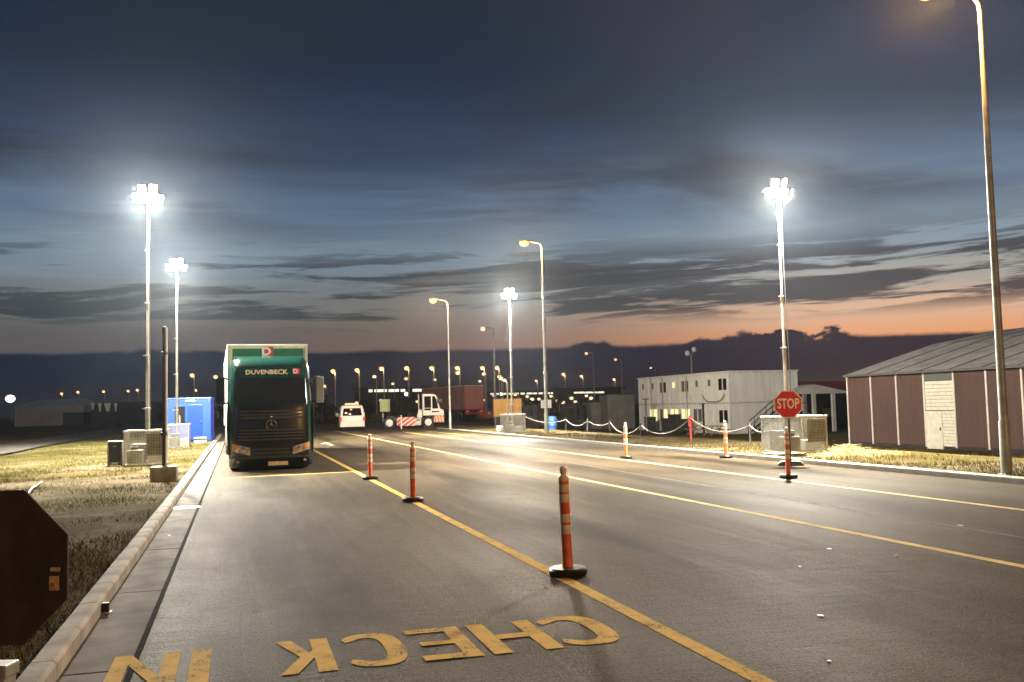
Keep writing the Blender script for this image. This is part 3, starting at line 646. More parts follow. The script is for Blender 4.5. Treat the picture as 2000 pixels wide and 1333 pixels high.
# black-backed octagon sign in the near left corner
t = thing('sign_stand', 'dark back of an octagonal sign in the near left corner', 'sign', (-1.10, 4.96, tz(-1.5, 5)), YAW * -1 - R(2))
zc = 1.05 - tz(-1.5, 5)
MB().prism(octagon(.385, (0, zc)), -.004, .012).build('sign_back', 'sign_back', t, bevel=.004)
MB().box((.295, -.0055, zc - .075), (.045, .003, .065)).build('sticker', 'sticker', t); MB().box((.30, -.0055, zc - .012), (.045, .003, .018)).build('sticker', 'sticker', t)
MB().box((.288, -.0075, zc - .082), (.018, .002, .018)).build('sticker_mark', 'sticker_orange', t)
MB().tube([(0, -.04, .05), (0, -.04, zc + .2)], .03, 10).build('pole', 'galv', t, smooth=True)
hb = MB().box((.02, -.05, zc - .45), (.22, .12, .06)); hb.box((.10, -.06, zc - .55), (.05, .10, .18)); hb.box((-.06, -.06, zc - .55), (.05, .10, .18))
hb.build('clamp_head', 'galv', t, bevel=.008)
MB().box((0.0, -.06, .05), (.5, .4, .09)).build('base_plate', 'black_rubber', t, bevel=.01)
for s in (-1, 1): MB().tube([(s * .22, -.06, .07), (s * .05, -.05, zc - .47)], .014, 8).build('brace', 'galv', t)

# ------------------------------------------------------------------ left verge: pole with concrete foot, cabinet, blue cabin
t = thing('concrete_footed_pole', 'slender dark pole with black rings standing in a concrete block', 'pole', (-1.78, 25.3, tz(-1.78, 25.3) - .02))
MB().box((0, 0, .19), (.62, .62, .38)).build('concrete_block', 'concrete', t, bevel=.02)
MB().tube([(0, 0, .36), (0, 0, 2.2), (0, 0, 3.85)], [.055, .05, .045], 14).build('post', 'dark_metal', t, smooth=True)
MB().tube([(.05, -.02, .36), (.045, -.02, 3.85)], .034, 8).build('lit_edge_tube', 'white', t)  # white tube stands in for light catching the right edge of the pole
for z in (1.18, 3.2): MB().lathe([(.05, -.05), (.085, -.035), (.085, .035), (.05, .05)], (0, 0, z), 14).build('ring_clamp', 'black_rubber', t, smooth=True)
MB().lathe([(.05, 0), (.05, .03), (.01, .04)], (0, 0, 3.85), 12).build('pole_cap', 'mast', t)

t = thing('navy_cabinet', 'small navy cabinet with white lid beside the brown-sheeted cage', 'cabinet', (-3.72, 32.3, tz(-3.7, 32.3) - .02))
MB().b2(-.17, .17, -.15, .15, .16, .78).build('body', 'navy', t, bevel=.012)
MB().b2(-.21, .21, -.18, .18, .782, .815).build('lid', 'white', t, bevel=.006)
for sx in (-1, 1): MB().b2(sx * .2 - .018, sx * .2 + .018, -.15, .15, 0, .78).build('side_frame', 'concrete', t)
MB().b2(-.09, .09, -.19, -.155, .09, .15).build('foot_tray', 'white', t); MB().b2(-.05, .05, -.157, -.152, .64, .66).build('handle', 'galv', t)
MB().b2(-.182, .182, -.12, .12, .05, .158).build('base_box', 'grey_panel', t)

cx0, cy0 = -2.65, 55.6
t = thing('blue_cabin', 'bright blue site cabin with dark window and blue door', 'cabin', (cx0, cy0, tz(cx0, cy0) - .02), R(-3))
MB().b2(-1.2, 1.2, 0, 2.3, .06, 2.40).build('body', 'blue', t, bevel=.06)
MB().b2(-1.23, 1.23, -.03, 2.33, 2.36, 2.48).build('roof', 'blue', t, bevel=.03)
MB().b2(-1.18, 1.18, .03, 2.27, 0, .075).build('skid', 'dark_metal', t)
wn = MB().b2(-.80, -.10, -.035, .02, .95, 2.06).build('window_frame', 'blue', t, bevel=.01); MB().b2(-.73, -.17, -.041, -.03, 1.0, 2.0).build('pane', 'glass_dark', wn); MB().b2(-.47, -.44, -.047, -.036, 1.0, 1.5).build('glazing_bar', 'white', wn)
d_ = MB().b2(-.02, .76, -.04, .02, .12, 2.08).build('door', 'blue_door', t, bevel=.012); MB().b2(.60, .72, -.075, -.045, 1.10, 1.15).build('handle', 'chrome', d_, bevel=.008); MB().lathe([(.03, -.05), (.03, -.042)], (.28, 0, 1.72), 10, 'Y').build('door_viewer', 'chrome', d_)
for k in (-1.12, 1.12): MB().b2(k - .05, k + .05, -.022, .01, .1, 2.34).build('corner_post', 'blue', t, bevel=.015)
MB().b2(-.15, .35, -.06, .0, 2.27, 2.34).build('lamp_strip', 'white', t, bevel=.015)
t = thing('step_box', 'small black and white step box by the blue cabin door', 'step', (-1.95, 53.6, tz(-1.9, 53.6) - .015))
MB().b2(-.3, .3, -.2, .2, 0, .15).build('lower_tread', 'white', t, bevel=.01); MB().b2(-.3, .3, -.2, .2, .152, .26).build('riser', 'black_rubber', t, bevel=.01); MB().b2(-.31, .31, -.2, .2, .262, .31).build('upper_tread', 'white', t, bevel=.01)
MB().lathe([(.16, 0), (.17, .02), (.12, .22), (.13, .25), (.02, .26)], (0, 0, 0), 14)

# scraps on the road and verge
def flat_scrap(px, py, size, label, m='white', z=0.0):
    size *= .6; p = ground(px, py, z); mb = MB(); k = random.randint(5, 7)
    pts = [(p.x + size * random.uniform(.6, 1) * math.cos(2 * math.pi * i / k), p.y + size * random.uniform(.8, 1.5) * math.sin(2 * math.pi * i / k)) for i in range(k)]
    mb.prism(pts, z + .004, z + .012, 'Z'); return tag(mb.build('paper_scrap', m), label, 'litter', 'pale scraps lying on the asphalt')
for px, py, s, l in ((1602, 1205, .05, 'largest pale scrap on the asphalt in the right foreground'), (1620, 1074, .06, 'pale scrap on the asphalt just below the second line'), (1562, 1109, .035, 'small pale scrap left of and below the one under the second line'), (1875, 1028, .08, 'pale scrap on the asphalt between the second and third lines at right'), (1620, 1294, .03, 'small pale scrap near the bottom edge at right'), (330, 1047, .04, 'pale scrap lying in the concrete gutter'), (1750, 1087, .03, 'tiny pale scrap under the second line at right')):
    flat_scrap(px, py, s, l)
p = ground(200, 1196, 0.01); t = tag(MB().box((p.x + .02, p.y, .05), (.07, .05, .08)).add([(p.x, p.y - .03, .012), (p.x + .08, p.y - .04, .012), (p.x + .08, p.y + .03, .02)], [(0, 1, 2)]).build('reflector_stub', 'dark_metal', None, bevel=.006), 'small dark stub against the left kerb face in the foreground', 'stub')
pts = []
for k in range(9):
    q = ground(56 + k * 3.2, 966 - k * 2.4 - 1.5 * math.sin(k), .1); pts.append((q.x, q.y, tz(q.x, q.y) + .03 + .05 * math.sin(k * .4)))
tag(MB().tube(pts, .018, 6).build('pale_hose', 'chain'), 'short pale hose lying on the grass behind the dark octagon sign', 'hose')

# ------------------------------------------------------------------ green truck with trailer
t = thing('green_truck', 'dark green lorry with cream trailer waiting at the yellow stop line', 'truck', (0.93, 28.55, 0), R(0.4))
ZY = [(.10, .10), (.30, .02), (.62, 0.0), (1.05, .0), (1.75, .05), (2.0, .10), (2.72, .28), (3.02, .40), (3.2, .56), (3.32, .82), (3.37, 1.2)]
ZW = [(.10, 1.14), (.30, 1.19), (1.0, 1.21), (2.0, 1.20), (2.72, 1.16), (3.02, 1.14), (3.2, 1.10), (3.32, 1.02), (3.37, .92)]
def lerp(tab, z): return float(np.interp(z, [a for a, _ in tab], [b for _, b in tab]))
def front_y(x, z, off=0.0):
    hw = lerp(ZW, z); u = min(abs(x) / hw, 1.0)
    return lerp(ZY, z) + .07 * u * u + .30 * max(0.0, (u - .80) / .20) ** 2.2 - off
def cab_section(z):
    hw = lerp(ZW, z); pts = []
    for i in range(25):
        x = -hw + 2 * hw * i / 24; x = hw * math.copysign(abs(x / hw) ** .8, x); pts.append((x, front_y(x, z), z))
    return pts + [(hw, 2.15, z), (-hw, 2.15, z)]
cab = MB(); zs = [.10, .2, .30, .45, .62, .85, 1.05, 1.4, 1.75, 1.88, 2.0, 2.24, 2.48, 2.72, 2.87, 3.02, 3.1, 3.2, 3.26, 3.32, 3.35, 3.37]
secs = [cab_section(z) for z in zs]; n = len(secs[0])
for s_ in secs: cab.v += s_
cab.f = [(i * n + j, i * n + (j + 1) % n, (i + 1) * n + (j + 1) % n, (i + 1) * n + j) for i in range(len(zs) - 1) for j in range(n)]
cab.f += [tuple(range(n - 1, -1, -1)), tuple((len(zs) - 1) * n + j for j in range(n))]
cab.build('cab_body', 'truck_green', t, smooth=True)
def panel(name, m, x0, x1, z0, z1, off, thick=.02, parent=None, nx=16, nz=6, taper=0.0, shear=0.0):
    mb = MB(); V = []
    for o_ in (off, off - thick):
        for j in range(nz + 1):
            v = j / nz; z = z0 + (z1 - z0) * v
            for i in range(nx + 1):
                u = i / nx; x = x0 + (x1 - x0) * u
                xm = (x0 + x1) / 2; x = xm + (x - xm) * (1 - taper * v); zz = z + shear * (u - .5) * 2
                V.append((x, front_y(x, zz, o_), zz))
    k = (nx + 1) * (nz + 1); F_ = []
    for j in range(nz):
        for i in range(nx):
            a = j * (nx + 1) + i; F_ += [(a, a + 1, a + nx + 2, a + nx + 1), (k + a, k + a + nx + 1, k + a + nx + 2, k + a + 1)]
    rim = [i for i in range(nx + 1)] + [j * (nx + 1) + nx for j in range(1, nz + 1)] + [nz * (nx + 1) + i for i in range(nx - 1, -1, -1)] + [j * (nx + 1) for j in range(nz - 1, 0, -1)]
    for a, b in zip(rim, rim[1:] + rim[:1]): F_.append((a, k + a, k + b, b))
    return mb.add(V, F_).build(name, m, parent or t, smooth=True)
ws = panel('windshield', 'glass_dark', -1.135, 1.135, 1.93, 2.70, .012, taper=.03)
for s in (-1, 1): MB().tube([(s * .1 + .3, front_y(.4, 1.95, .03), 1.95), (s * .1 - .25, front_y(.3, 2.03, .03), 2.03)], .012, 6).build('wiper', 'truck_black', ws)
MB().box((.55, front_y(.55, 2.06, -.02), 2.08), (.30, .01, .13), rx=R(-16)).build('dashboard_card', 'cream_band', ws)
vis = panel('sun_visor', 'truck_green', -1.02, 1.02, 2.70, 2.98, .05, .04, taper=.04)
o = link('company_lettering', text_mesh('company_lettering', 'DUVENBECK', .205, 'letter', .003, .005, 1.02), vis); o.location = (-.12, front_y(0, 2.87, .068), 2.865); o.rotation_euler = (R(63), 0, 0)
o = link('logo_block', MB().box((0, 0, 0), (.20, .012, .20)).mesh('logo_block', 'logo_red', bevel=.01), vis); o.location = (.74, front_y(.74, 2.88, .062), 2.885); o.rotation_euler = (R(-27), 0, 0)
o = link('logo_letter', text_mesh('logo_letter', 'D', .20, 'logo_white', .003, .008), vis); o.location = (.715, front_y(.74, 2.88, .076), 2.88); o.rotation_euler = (R(63), 0, 0)
gr_ = panel('grille', 'truck_black', -1.185, 1.185, .84, 1.90, .010, taper=.0)
for k, z in enumerate((.90, .99, 1.08, 1.17, 1.52, 1.62, 1.72)): panel('grille_slat', 'dark_metal', -.98 + .02 * k, .98 - .02 * k, z - .018, z + .022, .045, .035, gr_, nz=1)
panel('grille_trim', 'dark_metal', -.8, .8, 1.55, 1.57, .03, .02, gr_, nz=1)
st = MB(); zc = 1.32; yy_ = front_y(0, zc, .03)
ring = [(0 + .145 * math.cos(R(10 * k)), yy_, zc + .145 * math.sin(R(10 * k))) for k in range(37)]
st.tube(ring, .011, 6, caps=False)
for a in (90, 210, 330):
    ca, sa = math.cos(R(a)), math.sin(R(a)); st.add([(.14 * ca, yy_, zc + .14 * sa), (-.025 * sa, yy_ + .005, zc + .025 * ca), (0, yy_ - .018, zc), (.025 * sa, yy_ + .005, zc - .025 * ca), (0, yy_ + .01, zc)], [(0, 1, 2), (0, 2, 3), (0, 3, 4), (0, 4, 1), (1, 4, 3, 2)])
st.build('star_emblem', 'chrome', gr_, smooth=True)
MB().lathe([(.035, 0), (.035, -.02), (.01, -.025)], (0, front_y(0, 1.54, .01), 1.56), 12, 'Y').build('badge', 'chrome', gr_)
bp = panel('bumper', 'truck_black', -1.19, 1.19, .12, .83, .025, .03)
panel('lower_lip', 'dark_metal', -1.12, 1.12, .36, .42, .06, .03, bp, nz=1); panel('bumper_step', 'truck_black', -.55, .55, .44, .70, .05, .03, bp, nz=2); panel('lower_grille', 'dark_metal', -.5, .5, .50, .54, .065, .02, bp, nz=1); panel('lower_grille', 'dark_metal', -.5, .5, .60, .64, .065, .02, bp, nz=1)
for s in (-1, 1):
    hl = panel('headlight', 'headlight', *sorted((s * .60, s * 1.10)), .52, .74, .045, .03, t, 8, 3, 0, .07 * s)
    panel('indicator', 'amber', *sorted((s * .93, s * 1.08)), .66, .76, .06, .02, hl, 4, 2, 0, .02 * s)
    MB().lathe([(.07, 0), (.07, -.02), (.02, -.025)], (s * .78, front_y(.78, .6, .045), .59 + .03), 12, 'Y').build('bulb_reflector', 'chrome', hl, smooth=True)
    MB().lathe([(.045, 0), (.045, -.02), (.01, -.022)], (s * .95, front_y(.95, .3, .04), .28), 10, 'Y').build('fog_lamp', 'headlight', bp, smooth=True)
    MB().box((s * 1.0, front_y(1.0, 3.02, .02), 3.04), (.1, .05, .05)).build('marker_lamp', 'chrome', t, bevel=.012)
    MB().tube([(s * 1.19, .36, .5), (s * 1.22, .32, 1.4), (s * 1.2, .36, 1.95)], [.03, .035, .03], 8).build('air_deflector_strip', 'truck_black', t, smooth=True)
    # mirrors
    mr = MB().box((s * 1.42, .32, 2.32), (.24, .16, .78)).build('mirror', 'truck_black' if s < 0 else 'grey_panel', t, bevel=.03)
    MB().tube([(s * 1.12, .42, 2.62), (s * 1.28, .3, 2.70), (s * 1.42, .28, 2.70)], .03, 8).build('mirror_arm', 'chrome' if s < 0 else 'grey_panel', mr, smooth=True)
    MB().tube([(s * 1.18, .4, 1.98), (s * 1.40, .3, 1.98)], .025, 8).build('mirror_arm', 'truck_black', mr, smooth=True)
    # door with handle, step, wheel
    dr = MB().b2(*sorted((s * 1.205, s * 1.222)), .62, 1.75, .95, 2.62).build('door', 'truck_green', t, bevel=.006); MB().b2(*sorted((s * 1.224, s * 1.232)), .75, 1.65, 1.95, 2.5).build('side_window', 'glass_dark', dr); MB().b2(*sorted((s * 1.224, s * 1.25)), 1.45, 1.62, 1.3, 1.34).build('handle', 'truck_black', dr)
    wh = MB().lathe([(.30, -.15), (.47, -.14), (.50, -.10), (.50, .10), (.47, .14), (.30, .15)], (s * 1.02, 1.32, .50), 28, 'X').build('front_wheel', 'tyre', t, smooth=True)
    MB().lathe([(.30, -.156), (.30, .156), (.12, .165)], (s * 1.02, 1.32, .50), 18, 'X').build('rim', 'galv', wh, smooth=True)
    for k in (0, 1):
        w2 = MB().lathe([(.30, -.28), (.47, -.27), (.50, -.22), (.50, .22), (.47, .27), (.30, .28)], (s * .93, 4.9 + k * .0 if k == 0 else 5.0, .50), 24, 'X').build('drive_wheel', 'tyre', t, smooth=True) if k == 0 else None
np_ = MB().box((.18, front_y(.18, .22, .055), .20), (.56, .016, .115)).build('number_plate', 'plate', t, bevel=.004)
# roof air deflector with emblem
df = MB(); V = []
for x in (-1.05, -.6, 0, .6, 1.05):
    q = .05 * (x / 1.05) ** 2
    V += [(x, 1.0 + q, 3.33), (x, 1.45 + q, 3.40), (x, 2.05, 3.44), (x, 2.1, 3.3)]
df.add(V, [(i * 4 + a, (i + 1) * 4 + a, (i + 1) * 4 + (a + 1) % 4, i * 4 + (a + 1) % 4) for i in range(4) for a in range(4)] + [(3, 2, 1, 0), (16, 17, 18, 19)])
df = df.build('roof_deflector', 'truck_green', t, smooth=True)
MB().b2(-1.08, 1.08, 2.10, 2.13, 3.22, 3.68).build('rear_deflector', 'truck_band', df)
o = link('logo_block', MB().box((0, 0, 0), (.34, .012, .31)).mesh('logo_block', 'logo_red', bevel=.012), df); o.location = (-.02, 2.085, 3.585)
o = link('logo_letter', text_mesh('logo_letter', 'D', .34, 'logo_white', .004, .014, 1.15), df); o.location = (-.06, 2.072, 3.575); o.rotation_euler = (R(90), 0, 0)
MB().b2(-.9, .9, 1.3, 6.2, .55, .85).build('chassis', 'truck_black', t)
MB().b2(-1.16, 1.16, 1.9, 3.0, .25, .62).build('side_tank', 'dark_metal', t, bevel=.03)
# trailer (slightly angled on its kingpin)
tr = bpy.data.objects.new('trailer', None); COL.objects.link(tr); tr.parent = t; tr.location = (0, 4.2, 0); tr.rotation_euler = (0, 0, R(0.9))
y0 = -1.25
MB().b2(-1.22, 1.22, y0, y0 + 13.4, 1.12, 1.24).build('trailer_floor', 'dark_metal', tr)
MB().b2(-1.17, 1.17, y0 + .03, y0 + .06, 1.2, 3.72).build('front_wall', 'trailer_front', tr)
MB().b2(-1.255, 1.255, y0, y0 + 13.4, 3.80, 3.87).build('roof', 'white', tr, bevel=.01)
MB().b2(-1.25, 1.25, y0 - .004, y0 + .05, 3.72, 3.80).build('front_header', 'trailer_front', tr)
for s in (-1, 1):
    MB().b2(*sorted((s * 1.252, s * 1.17)), y0 - .012, y0 + .10, 1.2, 3.82).build('corner_post', 'trailer_side', tr, bevel=.01)
    MB().b2(*sorted((s * 1.235, s * 1.245)), y0 + .10, y0 + 13.4, 1.15, 3.80).build('side_curtain', 'trailer_side', tr)
    MB().b2(*sorted((s * 1.2, s * 1.24)), y0 + 2.6, y0 + 8.5, .55, 1.08).build('side_guard', 'grey_panel', tr)
    for k in range(3):
        MB().lathe([(.30, -.18), (.47, -.17), (.49, -.1), (.49, .1), (.47, .17), (.30, .18)], (s * 1.03, y0 + 8.6 + 1.31 * k, .49), 20, 'X').build('trailer_wheel', 'tyre', tr, smooth=True)
    MB().b2(s * .55 - .05, s * .55 + .05, y0 + 2.2, y0 + 2.35, .02, 1.12).build('landing_leg', 'galv', tr)
MB().b2(-1.22, 1.22, y0 + 13.3, y0 + 13.42, 1.2, 3.80).build('rear_door', 'trailer_side', tr)
MB().b2(-.4, .4, y0 + .4, y0 + 13.2, .9, 1.12).build('trailer_beam', 'dark_metal', tr)

# ------------------------------------------------------------------ white van, rear towards us
t = thing('white_van', 'white van seen from behind with red tail lights and roof beacon bar', 'van', (8.5, 74.2, 0), R(-4))
vb = MB(); prof = [(.32, .92, .05), (.6, .95, .0), (1.02, .96, .0), (1.15, .95, .03), (1.75, .86, .16), (1.92, .80, .26), (1.98, .70, .45)]
n = len(prof)
for z, hw, yb in prof:
    yf = 4.6 if z < 1.1 else 4.6 - (z - 1.1) * 1.6
    vb.v += [(-hw + .06, yb, z), (-hw * .4, yb - .03, z), (hw * .4, yb - .03, z), (hw - .06, yb, z), (hw, yb + .12, z), (hw, yf - .2, z), (hw - .15, yf, z), (-hw + .15, yf, z), (-hw, yf - .2, z), (-hw, yb + .12, z)]
vb.f = [(i * 10 + j, i * 10 + (j + 1) % 10, (i + 1) * 10 + (j + 1) % 10, (i + 1) * 10 + j) for i in range(n - 1) for j in range(10)] + [tuple(range(9, -1, -1)), tuple((n - 1) * 10 + j for j in range(10))]
vb.build('body', 'white_gloss', t, smooth=True)
rw = MB().add([(-.74, -.005, 1.16), (.74, -.005, 1.16), (.66, .125, 1.74), (-.66, .125, 1.74), (-.74, .03, 1.16), (.74, .03, 1.16), (.66, .16, 1.74), (-.66, .16, 1.74)], [(0, 1, 2, 3), (7, 6, 5, 4), (0, 4, 5, 1), (1, 5, 6, 2), (2, 6, 7, 3), (3, 7, 4, 0)]).build('rear_window', 'glass_dark', t)
for x, z in ((-.48, 1.36), (-.18, 1.27)): MB().lathe([(.10, 0), (.10, -.006)], (x, -.005 + (z - 1.16) * .224 - .004, z), 12, 'Y').build('window_sticker', 'logo_white', rw)
MB().box((-.08, .09, 1.64), (.16, .01, .12), rx=R(-12)).build('high_sticker', 'sticker', rw)
MB().b2(-.94, .94, -.06, .12, .30, .56).build('bumper', 'white_gloss', t, bevel=.03)
MB().b2(-.26, .26, -.045, -.02, .80, .91).build('number_plate', 'cabin_white', t)
for s in (-1, 1):
    MB().b2(*sorted((s * .80, s * .975)), -.04, .10, .72, 1.06).build('tail_light', 'red_lens', t, bevel=.03)
    MB().b2(*sorted((s * .97, s * 1.15)), 3.2, 3.35, 1.1, 1.38).build('wing_mirror', 'white_gloss', t, bevel=.03)
    for y in (.85, 3.8):
        wv = MB().lathe([(.2, -.11), (.33, -.10), (.34, .0), (.33, .10), (.2, .11)], (s * .84, y, .34), 20, 'X').build('wheel', 'tyre', t, smooth=True)
        MB().lathe([(.2, -.115), (.2, .115), (.05, .12)], (s * .84, y, .34), 14, 'X').build('rim', 'galv', wv)
    MB().b2(*sorted((s * .90, s * .93)), 1.4, 3.2, 1.2, 1.62).build('side_window', 'glass_dark', t)
lb = MB().b2(-.55, .55, .75, 1.05, 2.0, 2.14).build('roof_beacon_bar', 'cream_band', t, bevel=.03); MB().b2(.25, .5, .78, 1.02, 2.14, 2.24).build('beacon', 'cream_band', lb, bevel=.03)
MB().b2(-.5, .5, .8, 1.0, 1.95, 2.0).build('beacon_mount', 'dark_metal', t)

# ------------------------------------------------------------------ white yard tractor, side on, facing right
t = thing('yard_tractor', 'white yard tractor facing right with red striped flank', 'tractor', (13.4, 76.6, 0), R(-8))
def wheel(x, y, r_, wd, rimm):
    wh = MB().lathe([(r_ * .6, -wd / 2), (r_ * .94, -wd / 2 + .01), (r_, -wd / 4), (r_, wd / 4), (r_ * .94, wd / 2 - .01), (r_ * .6, wd / 2)], (x, y, r_), 26, 'Y').build('wheel', 'tyre', t, smooth=True)
    MB().lathe([(r_ * .58, -wd / 2 - .01), (r_ * .5, -wd / 2 + .06), (r_ * .2, -wd / 2 + .02), (r_ * .18, -wd / 2 - .04), (.02, -wd / 2 - .05)], (x, y, r_), 18, 'Y').build('rim', rimm, wh, smooth=True)
wheel(-1.65, -.8, .49, .5, 'galv'); wheel(-1.65, .8, .49, .5, 'galv'); wheel(1.45, -.95, .48, .32, 'white'); wheel(1.45, .95, .48, .32, 'white')
MB().b2(-2.2, 2.4, -.55, .55, .55, .82).build('chassis', 'grey_panel', t)
MB().b2(-1.05, .42, -1.02, -.98, .22, .92).build('striped_flank', 'red_stripe', t); MB().b2(.43, .88, -1.0, -.96, .25, .8).build('fuel_tank', 'galv', t, bevel=.02); MB().b2(.5, .78, -1.012, -1.0, .62, .7).build('tank_slot', 'truck_black', t)
MB().b2(-1.05, .42, -.975, .9, .60, .92).build('deck', 'grey_panel', t)
MB().lathe([(.5, .93), (.5, 1.02), (.3, 1.06)], (-1.5, 0, 0), 16).build('fifth_wheel', 'dark_metal', t); MB().b2(-1.9, -1.1, -.4, .4, .82, .93).build('fifth_wheel_mount', 'dark_metal', t)
MB().prism([(.55, .85), (.75, 1.5), (.98, 1.5), (1.0, .85)], -.75, .75).build('engine_cover', 'galv', t); MB().tube([(.72, -.6, 1.5), (.72, -.6, 2.75)], .05, 8).build('exhaust', 'galv', t)
cabp = [(1.02, 1.0), (2.72, 1.0), (2.72, 1.42), (2.40, 1.55), (2.25, 2.35), (2.08, 2.66), (1.85, 2.74), (1.02, 2.74)]
cb = MB().prism(cabp, -1.0, .25).build('cab', 'white', t, bevel=.05)
MB().prism([(1.16, 1.62), (1.70, 1.62), (1.70, 2.56), (1.16, 2.56)], -1.012, -.99).build('door_window', 'glass_dark', cb)
MB().prism([(1.80, 1.55), (2.28, 1.55), (2.13, 2.32), (2.0, 2.56), (1.80, 2.56)], -1.012, -.99).build('front_side_window', 'glass_dark', cb)
MB().prism([(1.16, 1.42), (1.68, 1.42), (1.68, 1.58), (1.16, 1.58)], -1.01, -.99).build('lower_window', 'glass_dark', cb)
MB().prism([(2.415, 1.56), (2.425, 1.56), (2.275, 2.34), (2.265, 2.34)], -.9, .15).build('windscreen', 'glass_dark', cb)
MB().b2(1.75, 2.35, -1.013, -.99, 1.26, 1.36).build('air_intake', 'truck_black', cb)
MB().b2(1.92, 2.74, -1.03, 1.0, .45, .98).build('striped_bumper', 'orange_stripe', t, bevel=.02)
MB().b2(2.2, 2.6, -1.25, -1.05, 2.0, 2.35).build('mirror', 'dark_metal', t, bevel=.03); MB().tube([(2.2, -.98, 2.3), (2.4, -1.15, 2.3)], .02, 6).build('mirror_arm', 'dark_metal', t)
for s in (-1, 1): MB().tube([(-2.15, s * .95, .9), (-2.15, s * .95, 1.25)], .04, 6).build('marker_stick', 'white', t)
MB().b2(-2.19, -2.10, -1.0, 1.0, .82, .92).build('rear_beam', 'dark_metal', t)

# ------------------------------------------------------------------ brown curtain-side trailer behind it
t = thing('brown_trailer', 'reddish brown curtain-sided trailer parked behind the yard tractor', 'trailer', tuple(at_depth(927, 823, 112)[:2]) + (0.06,), R(180 - 79))
def hollow(): pass
MB().b2(0, 13.6, -1.25, 1.25, 1.25, 3.95).build('curtain_box', 'brown_curtain', t, bevel=.02)
MB().b2(-.02, 13.62, -1.28, 1.28, 3.952, 4.05).build('roof', 'trailer_front', t)
MB().b2(-.02, 13.62, -1.27, 1.27, 1.12, 1.248).build('side_rail', 'red_roof', t)
for s in (-1, 1):
    for k in range(3): MB().lathe([(.3, -.18), (.49, -.15), (.49, .15), (.3, .18)], (2.4 + 1.3 * k, s * 1.05, .49), 16, 'Y').build('wheel', 'tyre', t)
    MB().b2(-.04, 0.0, s * .9 - .2, s * .9 + .2, .9, 1.05).build('tail_light', 'red_lens', t)
    MB().b2(10, 10.2, s * .7 - .08, s * .7 + .08, 0, 1.12).build('landing_leg', 'dark_metal', t)
MB().b2(.3, 13.2, -.5, .5, .8, 1.12).build('beam', 'dark_metal', t); MB().b2(-.03, .1, -1.2, 1.2, .62, .82).build('under_run_bar', 'red_roof', t)

# ------------------------------------------------------------------ brown hall on the right
HX, HZ, HB = 34.0, -1.03, 2.13
Y1 = 47.5; NB = 13; Y0 = Y1 - HB * NB; EAVE = 3.90
t = thing('brown_hall', 'long brown panelled hall with grey sloping roof behind the near lamp', 'hall', (HX, 0, HZ))
for k in range(NB):
    ya, yb = Y1 - HB * (k + 1), Y1 - HB * k
    if k == 3: continue
    MB().b2(0, .12, ya + .008, yb - .008, .18, EAVE).build('wall_panel', 'brown_wall', t)
for k in range(NB + 1):
    MB().b2(-.05, .06, Y1 - HB * k - .055, Y1 - HB * k + .055, .1, EAVE + .02).build('wall_post', 'white', t, bevel=.01)
MB().b2(.02, .3, Y0, Y1, -.1, .178).build('plinth', 'plinth', t)
ya, yb = Y1 - HB * 4 + .06, Y1 - HB * 3 - .06
dg = bpy.data.objects.new('door_bay', None); COL.objects.link(dg); dg.parent = t
for k in range(8): MB().b2(-.02, .05, ya, yb, 1.97 + k * .185, 1.97 + (k + 1) * .185 - .018).build('door_slat', 'cream_door', dg)
for k in range(11): MB().b2(-.02, .05, ya, ya + .85, .16 + k * .162, .16 + (k + 1) * .162 - .016).build('door_slat', 'cream_door', dg)
MB().b2(.06, .09, ya, yb, .16, EAVE).build('door_backing', 'grey_panel', dg)
MB().b2(-.05, .03, ya + .86, yb, .0, 1.92).build('personnel_door', 'cream_door', dg, bevel=.02); MB().b2(-.09, -.05, ya + .95, ya + 1.0, .95, 1.1).build('door_handle', 'dark_metal', dg)
MB().b2(-.02, .04, ya, yb, 3.46, EAVE - .02).build('transom_window', 'glass_grey', dg)
RX, RH = 11.0, 6.55
for k in range(NB):
    ya, yb = Y1 - HB * (k + 1) + .02, Y1 - HB * k - .02
    MB().add([(-.25, ya, EAVE + .02), (-.25, yb, EAVE + .02), (6.0, yb, 5.70), (6.0, ya, 5.70), (RX, yb, RH), (RX, ya, RH), (-.25, ya, EAVE + .08), (-.25, yb, EAVE + .08), (6.0, yb, 5.76), (6.0, ya, 5.76), (RX, yb, RH + .06), (RX, ya, RH + .06)],
             [(0, 1, 2, 3), (3, 2, 4, 5), (9, 8, 7, 6), (11, 10, 8, 9), (0, 6, 7, 1), (5, 4, 10, 11), (1, 7, 8, 2), (2, 8, 10, 4), (0, 3, 9, 6), (3, 5, 11, 9)]).build('roof_panel', 'hall_roof', t)
for k in range(NB + 1):
    y = Y1 - HB * k
    MB().tube([(-.26, y, EAVE + .07), (6.0, y, 5.75), (RX, y, RH + .05)], .04, 6).build('roof_seam', 'roof_seam', t)
MB().add([(.1, Y1 - .1, .1), (22, Y1 - .1, .1), (22, Y1 - .1, EAVE), (RX, Y1 - .1, RH), (6, Y1 - .1, 5.7), (.1, Y1 - .1, EAVE)], [(0, 1, 2, 3, 4, 5)]).build('gable_wall', 'brown_wall', t)
MB().add([(RX, Y0, RH), (RX, Y1, RH), (22.3, Y1, EAVE), (22.3, Y0, EAVE)], [(0, 1, 2, 3)]).build('rear_roof', 'hall_roof', t)
MB().b2(-.30, -.2, Y0, Y1, EAVE - .02, EAVE + .10).build('gutter', 'roof_seam', t)

